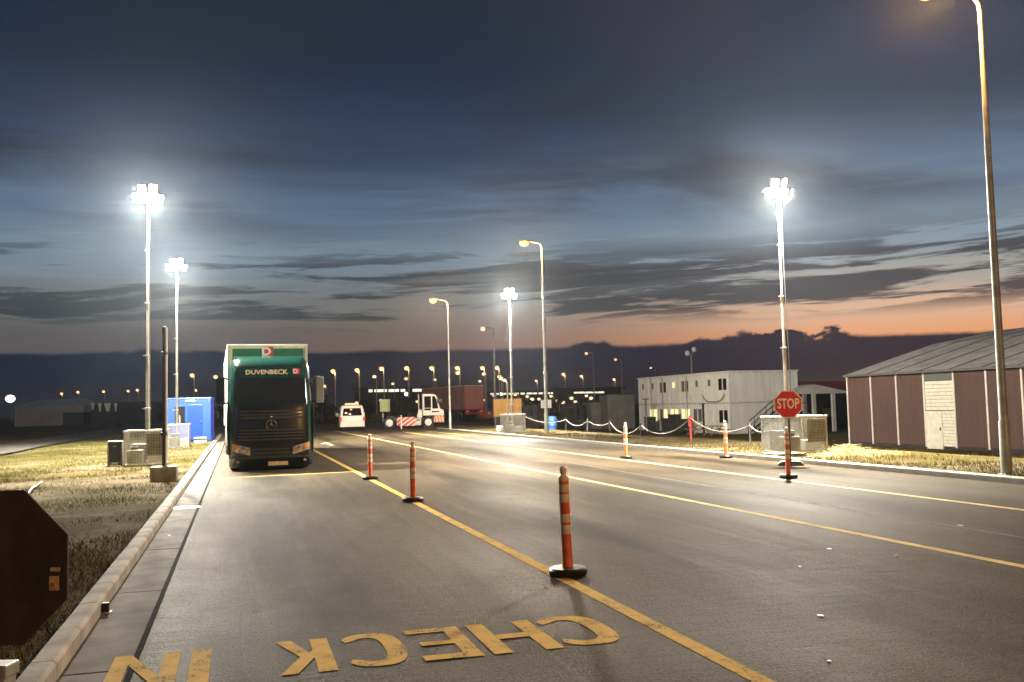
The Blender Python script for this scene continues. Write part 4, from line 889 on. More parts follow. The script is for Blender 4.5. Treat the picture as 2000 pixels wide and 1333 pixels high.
# ------------------------------------------------------------------ white two-storey cabins
CX, CZ = 37.5, -1.04
YA, NB, BW = 67.6, 8, 2.23; FH = 2.46; CL = 6.2
t = thing('cabin_block', 'white two-storey block of site cabins with lit lower windows', 'building', (CX, 0, CZ))
for f_ in range(2):
    z0 = f_ * (FH + .03)
    for k in range(NB):
        y0, y1 = YA + k * BW, YA + (k + 1) * BW
        u = MB().b2(.03, CL - .03, y0 + .02, y1 - .02, z0 + .06, z0 + FH - .04).build('cabin_unit', 'cabin_white', t)
        fr = MB()
        for y in (y0 + .06, y1 - .06): fr.b2(0, .09, y - .05, y + .05, z0 + .12, z0 + FH - .12)
        fr.b2(-.01, .10, y0 + .01, y1 - .01, z0 + FH - .13, z0 + FH); fr.b2(-.01, .10, y0 + .01, y1 - .01, z0, z0 + .12)
        fr.build('unit_frame', 'cabin_frame', u)
        def win(ya_, yb_, za_, zb_, m):
            w_ = MB()
            w_.b2(-.012, .04, ya_, ya_ + .05, za_, zb_); w_.b2(-.012, .04, yb_ - .05, yb_, za_, zb_); w_.b2(-.012, .04, ya_ + .05, yb_ - .05, za_, za_ + .05); w_.b2(-.012, .04, ya_ + .05, yb_ - .05, zb_ - .05, zb_)
            w_.build('window_frame', 'white', u); MB().b2(.012, .024, ya_ + .05, yb_ - .05, za_ + .05, zb_ - .05).build('pane', m, u)
        ym = (y0 + y1) / 2
        if f_ == 1:
            if k in (0, 3, 5):
                win(ym - .72, ym - .03, z0 + 1.0, z0 + 2.0, 'glass_dark'); win(ym + .03, ym + .72, z0 + 1.0, z0 + 2.0, 'glass_dark' if k == 0 else 'glass_grey')
            else:
                win(ym - .28, ym + .28, z0 + 1.35, z0 + 1.98, 'window_lit' if k == 4 else 'glass_grey')
        else:
            if k == 0: win(ym - .75, ym - .03, z0 + .85, z0 + 1.95, 'glass_dark'); win(ym + .03, ym + .75, z0 + .85, z0 + 1.95, 'glass_dark')
            elif k == 1:
                MB().b2(-.02, .04, ym - .45, ym + .45, z0 + .14, z0 + 2.12).build('door', 'cabin_frame', u, bevel=.01)
            elif k == 2: win(ym - .8, ym - .03, z0 + .9, z0 + 2.05, 'glass_grey'); win(ym + .03, ym + .8, z0 + .9, z0 + 2.05, 'glass_grey')
            elif k in (3, 4, 6): win(ym - .85, ym - .03, z0 + .85, z0 + 2.05, 'window_lit'); win(ym + .03, ym + .85, z0 + .85, z0 + 2.05, 'window_lit')
            elif k == 5: win(ym - .85, ym - .03, z0 + .85, z0 + 2.05, 'window_lit'); win(ym + .03, ym + .85, z0 + .85, z0 + 2.05, 'glass_grey')
            else: MB().b2(-.02, .04, ym - .45, ym + .45, z0 + .14, z0 + 2.12).build('door', 'cabin_white', u, bevel=.01)
MB().b2(.12, CL - .05, YA + .06, YA + NB * BW - .06, FH - .06, FH + .09).build('floor_gap', 'cabin_gap', t)
for z in (0, FH + .03):
    e = MB(); e.b2(.0, CL, YA - .014, YA + .03, z + FH - .13, z + FH + .001); e.b2(.0, CL, YA - .014, YA + .03, z, z + .12)
    for x in (.05, CL - .05): e.b2(x - .05, x + .05, YA - .018, YA + .03, z + .1, z + FH - .1)
    e.build('end_frame', 'cabin_frame', t)
    for k in range(5): MB().b2(.12 + k * 1.2, .12 + (k + 1) * 1.2 - .012, YA - .006, YA + .03, z + .125, z + FH - .135).build('end_panel', 'cabin_white', t)
MB().b2(-.12, CL + .1, YA - .1, YA + NB * BW + .1, 2 * FH + .03, 2 * FH + .12).build('roof_edge', 'cabin_frame', t, bevel=.02)
for k in range(1, 7): MB().b2(-.09, -.02, YA + k * BW * 1.1 - .04, YA + k * BW * 1.1 + .04, .05, 2 * FH).build('downpipe', 'galv', t) if k in (3, 5, 6) else None
cb_ = [(-.1, YA + 2.6 + s * 1.9, FH + .75 - .62 * (1 - abs(s) ** 4)) for s in (-1, -.85, -.7, -.4, 0, .4, .7, .85, 1)]
MB().tube(cb_, .05, 6).build('drooping_cable', 'galv', t)
t = thing('twin_head_lamp', 'unlit twin-headed lamp rising behind the white cabins', 'street lamp', tuple(at_depth(1351, 730, 92)[:2]) + (0, ))
zt = at_depth(1351, 690, 92).z
t.location.z = tz(t.location.x, t.location.y) - .02
zt -= t.location.z
MB().tube([(0, 0, 0), (0, 0, zt - .15)], [.12, .06], 10).build('pole', 'pole', t, smooth=True)
MB().tube([(-.35, 0, zt), (-.1, 0, zt - .2), (.1, 0, zt - .2), (.3, 0, zt + .3)], .03, 8).build('cross_arm', 'pole', t)
for x, z in ((-.38, 0), (.33, .35)): MB().sphere((x, 0, zt + z), .24, 10, 8, (1, 1, 1.1)).build('globe', 'cabin_white', t, smooth=True)

# metal stairs against the end of the cabins
sx0, sy0 = at_y(1468, 845, 66.4).x, 66.4
t = thing('metal_staircase', 'dark metal staircase climbing the end wall of the white cabins', 'stairs', (sx0, sy0, CZ + .0))
NS = 11
for k in range(NS):
    MB().b2(.2 + k * .27, .2 + k * .27 + .26, -.45, .45, .2 + k * .2, .23 + k * .2).build('tread', 'dark_metal', t)
for s in (-1, 1):
    MB().tube([(.0, s * .47, .02), (.2 + NS * .27, s * .47, .05 + NS * .2)], .06, 6).build('stringer', 'dark_metal', t)
    MB().tube([(.0, s * .47, .05), (-.03, s * .47, .75), (.15, s * .47, 1.05), (.2 + NS * .27, s * .47, 1.05 + NS * .2)], .035, 6).build('handrail', 'dark_metal', t)
    MB().tube([(.0, s * .47, .55), (.2 + NS * .27, s * .47, .55 + NS * .2)], .02, 6).build('mid_rail', 'dark_metal', t)
    for k in range(1, NS, 2): MB().tube([(.3 + k * .27, s * .47, .1 + k * .2), (.3 + k * .27, s * .47, 1.08 + k * .2)], .02, 6).build('baluster', 'dark_metal', t)
xe = .2 + NS * .27
MB().b2(xe, xe + 1.6, -.5, .5, NS * .2 + .1, NS * .2 + .2).build('landing', 'dark_metal', t)
for x in (xe + .1, xe + 1.5): MB().tube([(x, -.4, -.05), (x, -.4, NS * .2 + .1)], .04, 6).build('landing_leg', 'dark_metal', t)

# picnic table, bins, posts in front of the cabins
def picnic(px, D_Y, label):
    x = at_x(px, 840, 35.6).x; y = D_Y; t = thing('picnic_table', label, 'picnic table', (x, y, tz(x, y)))
    for k in range(4): MB().b2(-.36 + k * .18, -.36 + k * .18 + .165, -.9, .9, .70, .74).build('table_plank', 'wood', t)
    for s in (-1, 1):
        MB().b2(s * .7 - .13, s * .7 + .13, -.9, .9, .42, .46).build('bench_plank', 'wood', t)
        MB().tube([(-.75, s * .6, 0), (.2, s * .6, .7)], .03, 4).build('leg', 'wood', t); MB().tube([(.75, s * .6, 0), (-.2, s * .6, .7)], .03, 4).build('leg', 'wood', t); MB().b2(-.78, .78, s * .6 - .03, s * .6 + .03, .36, .42).build('cross_beam', 'wood', t)
picnic(1385, 69.4, 'wooden picnic table before the cabin door, nearer the dark post'); picnic(1410, 66.6, 'wooden picnic table nearest the corner of the white cabins')
def wheelie(x, y, label, w_=.75, h_=1.1, m='dark_wall'):
    t = thing('waste_bin', label, 'bin', (x, y, tz(x, y)), group='dark waste bins before the cabins')
    MB().prism([(-w_ * .42, .12), (w_ * .42, .12), (w_ * .5, h_), (-w_ * .5, h_)], -.4, .4, 'X').build('body', m, t, bevel=.02)
    MB().prism([(-w_ * .54, h_), (w_ * .54, h_), (w_ * .5, h_ + .09), (-w_ * .5, h_ + .09)], -.43, .43, 'X').build('lid', m, t, bevel=.02)
    for s in (-1, 1): MB().lathe([(.1, -.04), (.1, .04)], (.3, s * w_ * .38, .1), 10, 'Y').build('wheel', 'tyre', t)
    MB().b2(-.38, -.3, -w_ * .35, w_ * .35, 0, .125).build('foot', m, t)
wheelie(36.3, 80.3, 'dark waste bin under the leftmost lit windows', .9, 1.25); wheelie(36.3, 76.6, 'dark waste bin under the middle lit windows', 1.0, 1.15); wheelie(36.3, 75.2, 'tall dark waste bin beside the middle lit windows', .9, 1.5); wheelie(36.3, 73.6, 'dark waste bin left of the red post', .9, 1.1)
x, y = at_x(1375, 845, 35.2).x, at_x(1375, 845, 35.2).y
t = thing('timber_post', 'dark timber post standing before the cabin door', 'post', (x, y, tz(x, y) - .05)); MB().tube([(0, 0, 0), (0, 0, 2.5)], .09, 8).build('shaft', 'dark_wall', t); MB().box((0, 0, 2.52), (.26, .26, .06)).build('cap', 'dark_wall', t, bevel=.01)
x, y = at_x(1263, 840, 35.5).x, at_x(1263, 840, 35.5).y
t = thing('timber_post', 'grey post with flat cap at the far end of the cabins', 'post', (x, y, tz(x, y) - .05)); MB().tube([(0, 0, 0), (0, 0, 3.0)], .09, 8).build('shaft', 'grey_panel', t); MB().box((0, 0, 3.02), (.5, .4, .08)).build('cap', 'dark_wall', t, bevel=.01)

# white tent with red top between cabins and hall
TX, TY = 46.0, 66.0
t = thing('white_tent', 'white canopy tent with open dark front beside the brown hall', 'tent', (TX, TY, tz(TX, TY)), R(0))
def px_at(px, Y): return at_y(px, 800, Y).x - TX
xa, xb = px_at(1560, TY), px_at(1662, TY); zt = at_y(1600, 751, TY).z - tz(TX, TY); ze = at_y(1600, 768, TY).z - tz(TX, TY)
xm = xa + (xb - xa) * .33
MB().add([(xa - 1, 0, ze), (xb + .2, 0, ze), (xm, 0, zt), (xa - 1, 6, ze), (xb + .2, 6, ze), (xm, 6, zt)], [(0, 1, 2), (5, 4, 3), (0, 2, 5, 3), (1, 4, 5, 2), (0, 3, 4, 1)]).build('canopy', 'tent', t)
MB().b2(xa - 1, xb + .2, -.04, -.01, ze - .06, ze + .02).build('valance', 'tent', t)
for px in (1572, 1590, 1628): 
    x = px_at(px, TY); MB().b2(x - .14, x + .14, -.1, .1, 0.0, ze - .05).build('tent_leg', 'tent' if px != 1572 else 'galv', t)
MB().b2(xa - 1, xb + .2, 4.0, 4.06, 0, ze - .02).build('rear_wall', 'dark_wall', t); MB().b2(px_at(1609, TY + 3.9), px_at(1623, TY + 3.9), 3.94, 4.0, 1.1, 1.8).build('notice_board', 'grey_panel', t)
t2x, t2y = 50.0, 76.0; z0_ = tz(t2x, t2y)
t = thing('red_roofed_tent', 'red fabric roof showing above the white tent', 'tent', (t2x, t2y, z0_))
zr = at_y(1600, 744, t2y).z - z0_; zr2 = at_y(1600, 762, t2y).z - z0_; xl, xr = at_y(1535, 790, t2y).x - t2x, at_y(1680, 790, t2y).x - t2x
MB().add([(xl, 0, zr2), (xr, 0, zr2), (xr, 2.5, zr), (xl, 2.5, zr), (xl, 5, zr2), (xr, 5, zr2)], [(0, 1, 2, 3), (3, 2, 5, 4), (0, 3, 4), (1, 5, 2), (0, 4, 5, 1)]).build('roof', 'red_roof', t)
for x in (xl + .2, (xl + xr) / 2, xr - .2):
    for yy2 in (.1, 4.9): MB().tube([(x, yy2, 0), (x, yy2, zr2)], .05, 6).build('leg', 'galv', t)
MB().b2(xl, xr, .05, .1, 0, zr2 - .02).build('side_wall', 'dark_wall', t)

# dim grey cabins and dark boxes left of the white block
def dim_box(px0, px1, Y, ytop, ybot_z, label, name='storage_container', m='grey_panel', dpt=2.4, ribs=True, cat='container'):
    x0, x1 = at_y(px0, 800, Y).x, at_y(px1, 800, Y).x; zg = tz((x0 + x1) / 2, Y); z1 = at_y((px0 + px1) / 2, ytop, Y).z
    t = thing(name, label, cat, ((x0 + x1) / 2, Y, zg - .03)); h = z1 - zg + .03; hw = (x1 - x0) / 2
    MB().b2(-hw, hw, .04, dpt, .1, h - .1).build('body', m, t)
    n_ = max(2, int(hw * 2 / .9))
    for k in range(n_): MB().b2(-hw + k * 2 * hw / n_ + .03, -hw + (k + 1) * 2 * hw / n_ - .03, 0, .05, .2, h - .18).build('wall_panel', m, t)
    MB().b2(-hw - .05, hw + .05, -.05, dpt + .05, h - .12, h).build('roof', 'dark_wall', t); MB().b2(-hw, hw, 0, dpt, 0, .12).build('base_rail', 'dark_wall', t)
    return t
dim_box(1187, 1240, 88, 769, 0, 'dim grey cabin just left of the white cabin block'); dim_box(1155, 1180, 90, 784, 0, 'low pale grey cabin left of the dim grey cabin', m='grey_panel')

# ------------------------------------------------------------------ chain fence on the right verge
posts = [((1024, 845), 1.05, 'cabin_gap', 'dark chain post beside the far light tower'), ((1106, 842), .78, 'cabin_gap', 'dark chain post right of the blue drum'), ((1148, 845), .75, 'pole', 'grey chain post before the dim grey cabins'), ((1192, 845), .70, 'cabin_gap', 'dark chain post left of the white-capped delineator'), ((1252, 853), .62, 'cabin_gap', 'dark chain post before the far end of the cabins'), ((1350, 864), 1.0, 'red_post', 'red chain post in front of the white cabins'), ((1466, 872), .8, 'cabin_gap', 'dark chain post at the foot of the metal stairs'), ((1528, 884), 1.15, 'cabin_gap', 'dark chain post beside the cage behind the STOP sign')]
tops = []
for (px, py), h, m, l in posts:
    p = ground(px, py, .05); z = tz(p.x, p.y)
    t = thing('chain_post', l, 'post', (p.x, p.y, z - .03), group='posts of the chain fence on the right verge')
    r_ = .035 if m != 'red_post' else .05
    MB().tube([(0, 0, 0), (0, 0, h)], r_, 8).build('shaft', m, t); MB().lathe([(r_ * 1.3, h), (r_ * 1.3, h + .03), (.01, h + .05)], (0, 0, 0), 8).build('cap', m, t)
    if m == 'red_post': MB().b2(-.09, .09, -.05, .05, h - .42, h - .03).build('red_box', 'red_post', t, bevel=.02)
    tops.append(Vector((p.x, p.y, z + h - .08)))
names = ['leftmost pale chain, hanging from the far light tower cage', 'pale chain swag right of the blue drum', 'pale chain swag before the dim grey cabins', 'pale chain running behind the white-capped delineator', 'long pale chain before the far end of the white cabins', 'pale chain hanging right of the red post', 'pale chain swag at the foot of the metal stairs']
for k, (a, b) in enumerate(zip(tops[:-1], tops[1:])):
    L = (b - a).length; sag = min(.15 + .05 * L, .62)
    pts = [a.lerp(b, i / 14) - Vector((0, 0, sag * (1 - (2 * i / 14 - 1) ** 2))) for i in range(15)]
    pts = [Vector((p.x, p.y, max(p.z, tz(p.x, p.y) + .03))) for p in pts]
    tag(MB().tube(pts, .018, 6).build('barrier_chain', 'chain', None, smooth=True), names[k], 'chain', 'pale chains between the verge posts')

# things on the right verge
p = ground(1080, 838, .08); t = thing('blue_drum', 'blue plastic drum behind the street lamp', 'drum', (p.x, p.y, tz(p.x, p.y) - .02)); MB().lathe([(.26, 0), (.29, .03), (.29, .3), (.305, .32), (.29, .34), (.29, .62), (.305, .64), (.29, .66), (.28, .88), (.25, .9)], (0, 0, 0), 18).build('body', 'blue_drum', t, smooth=True); MB().lathe([(.24, .9), (.24, .92), (.05, .925)], (0, 0, 0), 16).build('lid', 'blue_drum', t)
p = ground(981, 842, .08); t = thing('concrete_weight', 'pale concrete weight block left of the far light tower cage', 'block', (p.x - .05, p.y, tz(p.x, p.y) - .02)); MB().prism([(-.3, 0), (.3, 0), (.27, .36), (-.27, .36)], -.25, .25).build('block', 'white', t, bevel=.015); MB().tube([(-.06, 0, .35), (-.05, 0, .42), (.05, 0, .42), (.06, 0, .35)], .012, 6).build('lifting_eye', 'galv', t)
p = ground(993, 845.5, .08); t = thing('slim_lamp_post', 'slim white unlit lamp post in front of the far light tower cage', 'lamp post', (p.x, p.y, tz(p.x, p.y) - .02)); MB().tube([(0, 0, 0), (0, 0, 3.0)], [.045, .035], 8).build('pole', 'mast', t, smooth=True); MB().tube([(0, 0, 2.98), (-.12, 0, 3.03), (-.32, 0, 3.12)], .025, 6).build('arm', 'mast', t); MB().box((-.42, 0, 3.16), (.26, .1, .05), ry=R(20)).build('lamp_head', 'galv', t, bevel=.01)
p = ground(1503, 890, .1); t = thing('timber_pallet', 'low weathered timber pallet on the verge left of the STOP sign foot', 'pallet', (15.0, 24.0, tz(15, 24)))
for k in range(4): MB().b2(-.55, .45, -.4 + k * .22, -.4 + k * .22 + .16, .08, .10).build('plank', 'wood', t)
for k in range(3): MB().b2(-.52 + k * .44, -.44 + k * .44, -.4, .42, 0, .079).build('runner', 'wood', t)
n = 900; a = RNG.uniform(0, 2 * np.pi, n); q = np.abs(RNG.normal(0, .55, n)); cxs = 16.3 + np.cos(a) * q * 1.5; cys = 22.9 + np.sin(a) * q * .7
mb = MB()
for k in range(n):
    h = max(0, .32 * math.exp(-(q[k] / .6) ** 2)) * random.random() + .01; z = tz(cxs[k], cys[k]) + h; an = random.uniform(0, 6.28); L = random.uniform(.06, .2)
    dx_, dy_, dz_ = math.cos(an) * L, math.sin(an) * L, random.uniform(-.05, .09)
    mb.add([(cxs[k] - dx_, cys[k] - dy_, z - dz_), (cxs[k] - dx_ + .008, cys[k] - dy_ + .008, z - dz_ + .006), (cxs[k] + dx_, cys[k] + dy_, z + dz_)], [(0, 1, 2)])
o = mb.build('straw_heap', 'straw'); o['kind'] = 'stuff'; tag(o, 'heap of dry straw on the verge right of the STOP sign', 'straw')

# ------------------------------------------------------------------ far background
def hor(px): return HY - ROLL * (px - PW / 2)
ORD = ['first', 'second', 'third', 'fourth', 'fifth', 'sixth', 'seventh', 'eighth', 'ninth', 'tenth', 'eleventh', 'twelfth', 'thirteenth', 'fourteenth']
def far_lamps(pxs, H, m, size, row, arm=.5, light=0.0, lcol=SODIUM, fixed=None):
    for k, (px, py) in enumerate(sorted(pxs)):
        D = fixed or PF * (H - CAMH) / (hor(px) - py); hd = at_depth(px, py, D); zg = tz(hd.x, hd.y)
        t = thing('far_street_lamp', '%s lamp from the left in %s' % (ORD[k], row) if len(pxs) > 1 else row, 'street lamp', (hd.x + arm, hd.y, zg - .02), group=row)
        hh = hd.z - zg
        MB().tube([(0, 0, 0), (0, 0, hh + .1)], [.16, .09], 8).build('pole', 'pole', t); MB().tube([(0, 0, hh + .1), (-arm, 0, hh + .2)], .06, 6).build('arm', 'pole', t)
        MB().box((-arm, 0, hh + .23), (size * 1.2, size * .5, .12)).build('lamp_head', 'galv', t)
        MB().sphere((-arm, 0, hh), size * .5, 10, 8, (1, 1, .8)).build('lens', m, t, smooth=True)
        if light: lamp(t, (-arm, 0, hh - .45), light, lcol, .2)
far_lamps([(650, 725), (697, 723), (745, 720), (794, 719), (843, 719), (893, 719), (942, 719)], 10, 'far_warm', .95, 'the tall warm row behind the van and yard tractor', light=700)
far_lamps([(731, 736), (767, 750), (793, 740), (849, 742), (894, 729), (937, 745), (945, 731)], 9, 'far_cream', .9, 'the lower cream row behind the yard tractor')
far_lamps([(794, 770), (922, 771), (980, 770)], 6, 'far_white', 1.5, 'the low bright white lamps around the brown trailer', light=500, lcol=LED)
far_lamps([(943, 643), (1145, 691), (1202, 703), (1271, 719)], 10, 'far_warm', .5, 'the scattered lamps high above the dark yard', 1.2)
far_lamps([(970, 718), (979, 738), (986, 742), (1047, 744), (1064, 728), (1100, 731), (1135, 735), (1199, 741)], 9, 'far_cream', .8, 'the lamps between the far tower and the cabins', light=300)
far_lamps([(975, 736), (1116, 778), (1154, 778), (1099, 786), (1039, 780)], 5, 'far_cream', .8, 'the low lamps along the far yard', fixed=190)
far_lamps([(120, 769), (152, 766), (202, 765), (250, 764), (268, 762), (375, 733), (382, 762), (421, 736), (634, 754)], 10, 'far_warm', .9, 'the warm lamps left of and beside the truck', light=300)
far_lamps([(20, 779)], 8, 'far_white', 3.2, 'single bright white floodlight at the far left beside the pale hall', light=2500, lcol=LED)

rr = random.Random(5)
far_lamps([(x + rr.uniform(-6, 6), rr.uniform(771, 786)) for x in (742, 768, 812, 908, 932, 960, 1030, 1052, 1082, 1126, 1142)], 5, 'far_cream', .62, 'the specks of light low over the far yard', fixed=185)
far_lamps([(x + rr.uniform(-6, 6), rr.uniform(768, 784)) for x in (905, 918, 950, 1010, 1062, 1090)], 5, 'far_warm', .55, 'the tiny warm lights low over the far yard', fixed=180)
def far_hall(px0, px1, ystrip, D, label, segs, H=None, sh=.6):
    a, b = at_depth(px0, ystrip, D), at_depth(px1, ystrip, D); zg = 0.0; L = Vector((b.x - a.x, b.y - a.y, 0)).length; ang = math.atan2(b.y - a.y, b.x - a.x)
    t = thing('far_hall', label, 'building', (a.x, a.y, tz(a.x, a.y) - .05), ang); zs_ = a.z - tz(a.x, a.y) + .05; zr_ = b.z - a.z
    MB().b2(-4, L + 4, .05, 25, 0, zs_ + .8).build('wall', 'dark_wall', t); MB().b2(-5, L + 5, -.4, 25.5, zs_ + .8, zs_ + 1.2).build('roof', 'dark_wall', t)
    for u0, u1, m in segs: MB().b2(L * u0, L * u1, -.1, .06, zs_ - sh / 2 + zr_ * u0 * .5, zs_ + sh / 2 + zr_ * u0 * .5).build('light_strip', m, t)
far_hall(715, 838, 764, 330, 'long dark far hall with greenish lit strip behind the white van', [(.04, .1, 'far_strip'), (.13, .33, 'far_strip'), (.36, .52, 'far_strip'), (.55, .62, 'far_strip'), (.74, .98, 'far_strip')], sh=.9)
far_hall(955, 1112, 770, 420, 'far dark hall with dotted lights behind the yellow box', [(.02 + .075 * k, .02 + .075 * k + (.05 if k % 3 else .065), 'far_strip') for k in range(13)], sh=.7)
far_hall(1121, 1181, 767.5, 230, 'low dark hall with bright continuous light strip left of the cabins', [(.0, .12, 'far_strip'), (.14, .34, 'far_strip'), (.36, .58, 'far_strip'), (.60, .74, 'far_strip'), (.77, .98, 'far_strip')], sh=.35)

# yellow container, reddish hut and dim vehicles across the yard
def crate(px0, px1, ytop, ybase, D, label, m, name, cat, dpt=2.4):
    a, b = at_depth(px0, ybase, D), at_depth(px1, ybase, D); z1 = at_depth((px0 + px1) / 2, ytop, D).z; ang = math.atan2(b.y - a.y, b.x - a.x); L = math.hypot(b.x - a.x, b.y - a.y)
    t = thing(name, label, cat, (a.x, a.y, tz(a.x, a.y) - .03), ang); h = z1 - tz(a.x, a.y); zb = max(0.0, min(a.z - tz(a.x, a.y), h * .4))
    MB().b2(0, L, 0, dpt, zb + .05, h).build('body', m, t, bevel=.03)
    n_ = 3
    for k in range(n_): MB().b2(L * k / n_ + .04, L * (k + 1) / n_ - .04, -.04, .0, zb + .12, h - .1).build('side_panel', m, t, bevel=.01)
    for u in (.12, .88): MB().b2(L * u - .12, L * u + .12, .1, dpt - .1, 0, zb + .06).build('support', 'dark_metal', t)
    MB().b2(-.03, L + .03, -.05, dpt + .05, h, h + .06).build('roof_edge', m, t)
crate(964, 1019, 780, 801, 86, 'yellow container standing behind the far light tower', 'yellow_box', 'yellow_container', 'container')
crate(1006, 1040, 780, 790, 190, 'low reddish hut right of the yellow container', 'brown_curtain', 'site_hut', 'hut', 3)
def dark_lorry(px0, px1, ytop, D, label):
    a = at_depth(px0, 815, D); b = at_depth(px1, 815, D); L = math.hypot(b.x - a.x, b.y - a.y); ang = math.atan2(b.y - a.y, b.x - a.x); zg = tz(a.x, a.y)
    t = thing('parked_lorry', label, 'truck', (a.x, a.y, zg), ang); h = at_depth(px0, ytop, D).z - zg
    MB().prism([(0, .5), (1.9, .5), (1.9, h), (.5, h), (.12, h * .62), (0, h * .5)], 0, 2.3).build('cab', 'dark_wall', t, bevel=.05)
    MB().b2(.25, 1.5, -.01, .02, h * .58, h * .88).build('side_window', 'glass_dark', t); MB().b2(2.0, max(2.6, L), 0, 2.4, 1.0, h * .96).build('box', 'foliage', t, bevel=.03); MB().b2(1.8, max(2.6, L) - .1, .3, 2, .6, 1.0).build('frame', 'dark_metal', t)
    for x in (1.0, max(2.6, L) - .8): MB().lathe([(.3, -.15), (.48, -.12), (.48, .12), (.3, .15)], (x, .2, .48), 16, 'Y').build('wheel', 'tyre', t)
dark_lorry(1010, 1052, 792, 88, 'dark parked lorry behind the far light tower mast'); dark_lorry(1092, 1112, 790, 96, 'dark parked lorry right of the signed street lamp'); dark_lorry(757, 800, 777, 135, 'dark parked lorry left of the yard tractor cab')
def barrier(px, py, D, label, m='orange_barrier', L=1.9):
    a = at_depth(px, py, D); t = thing('road_barrier', label, 'barrier', (a.x, a.y, tz(a.x, a.y)), group='orange barriers across the far yard'); 
    MB().prism([(-.28, 0), (.28, 0), (.12, .45), (.1, .9), (-.1, .9), (-.12, .45)], 0, L, 'X').build('body', m, t, bevel=.02); MB().b2(.2, .5, -.2, -.1, .5, .8).build('white_panel', 'white', t); MB().b2(1.2, 1.5, -.2, -.1, .5, .8).build('white_panel', 'white', t)
for k in range(4): barrier(904 + k * 10, 806 - k, 118, '%s orange barrier from the left beside the brown trailer' % ORD[k])
for k in range(4): barrier(1110 + k * 9, 801, 112, '%s orange barrier from the left before the low lit hall' % ORD[k])
crate(742, 758, 781, 795, 125, 'small yellow-lit hut behind the white van', 'far_yellow', 'lit_hut', 'hut', 2)

# pale far building and cloths on the left
a = at_depth(28, 829, 150); zg = tz(a.x, a.y)
t = thing('pale_hall', 'pale low hall at the far left with lighter sloping roof', 'building', (a.x, a.y, zg - .05), R(-6))
MB().prism([(0, 0), (7.2, 0), (7.2, 2.1), (10.4, 2.1), (10.4, 3.25), (0, 3.25)], 0, 8).build('wall', mat('pale_render', (0.42, 0.37, 0.34), .8, var=.15, vscale=.4), t)
MB().add([(-.2, -.3, 3.26), (11.5, -.3, 3.26), (9.5, 4, 4.35), (2.2, 4, 4.35), (-.2, 8.3, 3.26), (11.5, 8.3, 3.26)], [(0, 1, 2, 3), (3, 2, 5, 4), (0, 3, 4), (1, 5, 2), (0, 4, 5, 1)]).build('roof', 'tent', t)
MB().b2(7.3, 10.3, .3, 7.5, 0, 2.08).build('opening_shade', 'dark_wall', t)  # solid dark block painted in as the shade under the open end
MB().b2(10.4, 26, 4, 14, 0, 3.6).build('rear_wing', 'dark_wall', t)
for k, (px, w_, h) in enumerate(((181, 6, 14), (195, 7, 17), (210, 13, 17), (226, 6, 17))):
    D = 120; a = at_depth(px, 788, D); s = D / PF; zg = tz(a.x, a.y)
    t = thing('hanging_cloth', '%s pale hanging cloth from the left beside the pale hall' % ORD[k], 'cloth', (a.x, a.y, zg), group='pale cloths hanging on the far left')
    zz = a.z - zg
    MB().prism([(-w_ * s / 2, zz), (w_ * s / 2, zz), (w_ * s * .2, zz - h * s), (-w_ * s * .15, zz - h * s * .9)], -.02, .02).build('fabric', 'tent', t); MB().tube([(0, .1, 0), (0, .1, zz + .05)], .04, 6).build('pole', 'dark_metal', t)

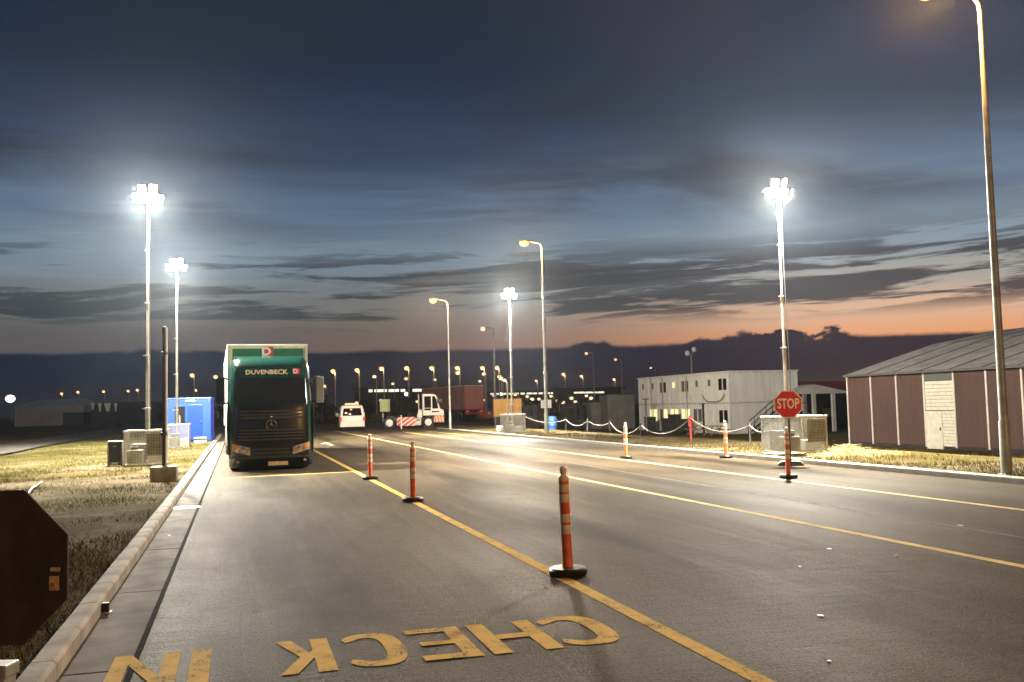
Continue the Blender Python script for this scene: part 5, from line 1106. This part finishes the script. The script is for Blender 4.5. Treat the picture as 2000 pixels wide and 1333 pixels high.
# ------------------------------------------------------------------ dark trees beyond the far road
def tree(x, y, h, w_, label, name='dark_tree'):
    t = thing(name, label, 'tree', (x, y, tz(x, y) - .05), group='dark trees beyond the far road')
    tk = MB(); tk.tube([(0, 0, 0), (.1, 0, h * .35), (-.05, .1, h * .7)], [.16, .11, .05], 7)
    for k in range(5):
        a_ = k * 1.3; tk.tube([(.05, 0, h * (.3 + .07 * k)), (math.cos(a_) * w_ * .3, math.sin(a_) * w_ * .3, h * (.5 + .08 * k))], [.05, .02], 5)
    tk.build('trunk', 'bark', t)
    mb = MB(); cl = [(random.gauss(0, w_ * .22), random.gauss(0, w_ * .22), random.uniform(.35, .9) * h, random.uniform(.5, 1.0) * w_ * .24) for _ in range(11)]
    for cx_, cy_, cz_, r_ in cl:
        for _ in range(70):
            v = Vector((random.gauss(0, 1), random.gauss(0, 1), random.gauss(0, .8))).normalized() * r_ * random.uniform(.5, 1.1); c = Vector((cx_, cy_, cz_)) + v; u_ = Vector((random.gauss(0, 1), random.gauss(0, 1), random.gauss(0, 1))).normalized(); w2 = u_.orthogonal().normalized(); s = random.uniform(.12, .26)
            mb.add([c + u_ * s, c + w2 * s * .5, c - u_ * s, c - w2 * s * .5], [(0, 1, 2, 3)])
    mb.build('crown', 'foliage', t)
tl = [(628, 772, 128), (640, 786, 132), (720, 782, 128), (765, 786, 140), (1030, 782, 120), (1078, 778, 135), (330, 782, 120), (440, 785, 118), (240, 790, 160), (1170, 782, 150)]
wh_ = ['right beside the truck mirror', 'between the truck and the white van', 'just right of the white van', 'left of the yard tractor cab', 'behind the far light tower mast', 'behind the signed street lamp', 'behind the blue cabin', 'between the blue cabin and the truck', 'right of the hanging cloths', 'behind the low grey cabins']
for (px, py, D), l in zip(tl, wh_):
    q = at_depth(px, py, D); h = max(2.2, q.z - tz(q.x, q.y)); tree(q.x, q.y, h, h * .9, 'dark tree ' + l)

# ------------------------------------------------------------------ thin haze volume added to give the lamps a halo
HAZE = 0.00027
if HAZE:
    hm = bpy.data.materials.new('haze'); hm.use_nodes = True; ht = hm.node_tree; ht.nodes.clear()
    pv = ht.nodes.new('ShaderNodeVolumePrincipled'); pv.inputs['Density'].default_value = HAZE; pv.inputs['Color'].default_value = (.76, .87, 1.0, 1); pv.inputs['Anisotropy'].default_value = 0.90
    ho = ht.nodes.new('ShaderNodeOutputMaterial'); ht.links.new(pv.outputs[0], ho.inputs['Volume'])
    MT['haze'] = hm
    hz = MB().b2(-710, 710, -110, 1110, -2.3, 16).build('haze', 'haze'); hz['kind'] = 'stuff'
    tag(hz, 'thin haze added over the whole yard for a glow round the lamps', 'haze')
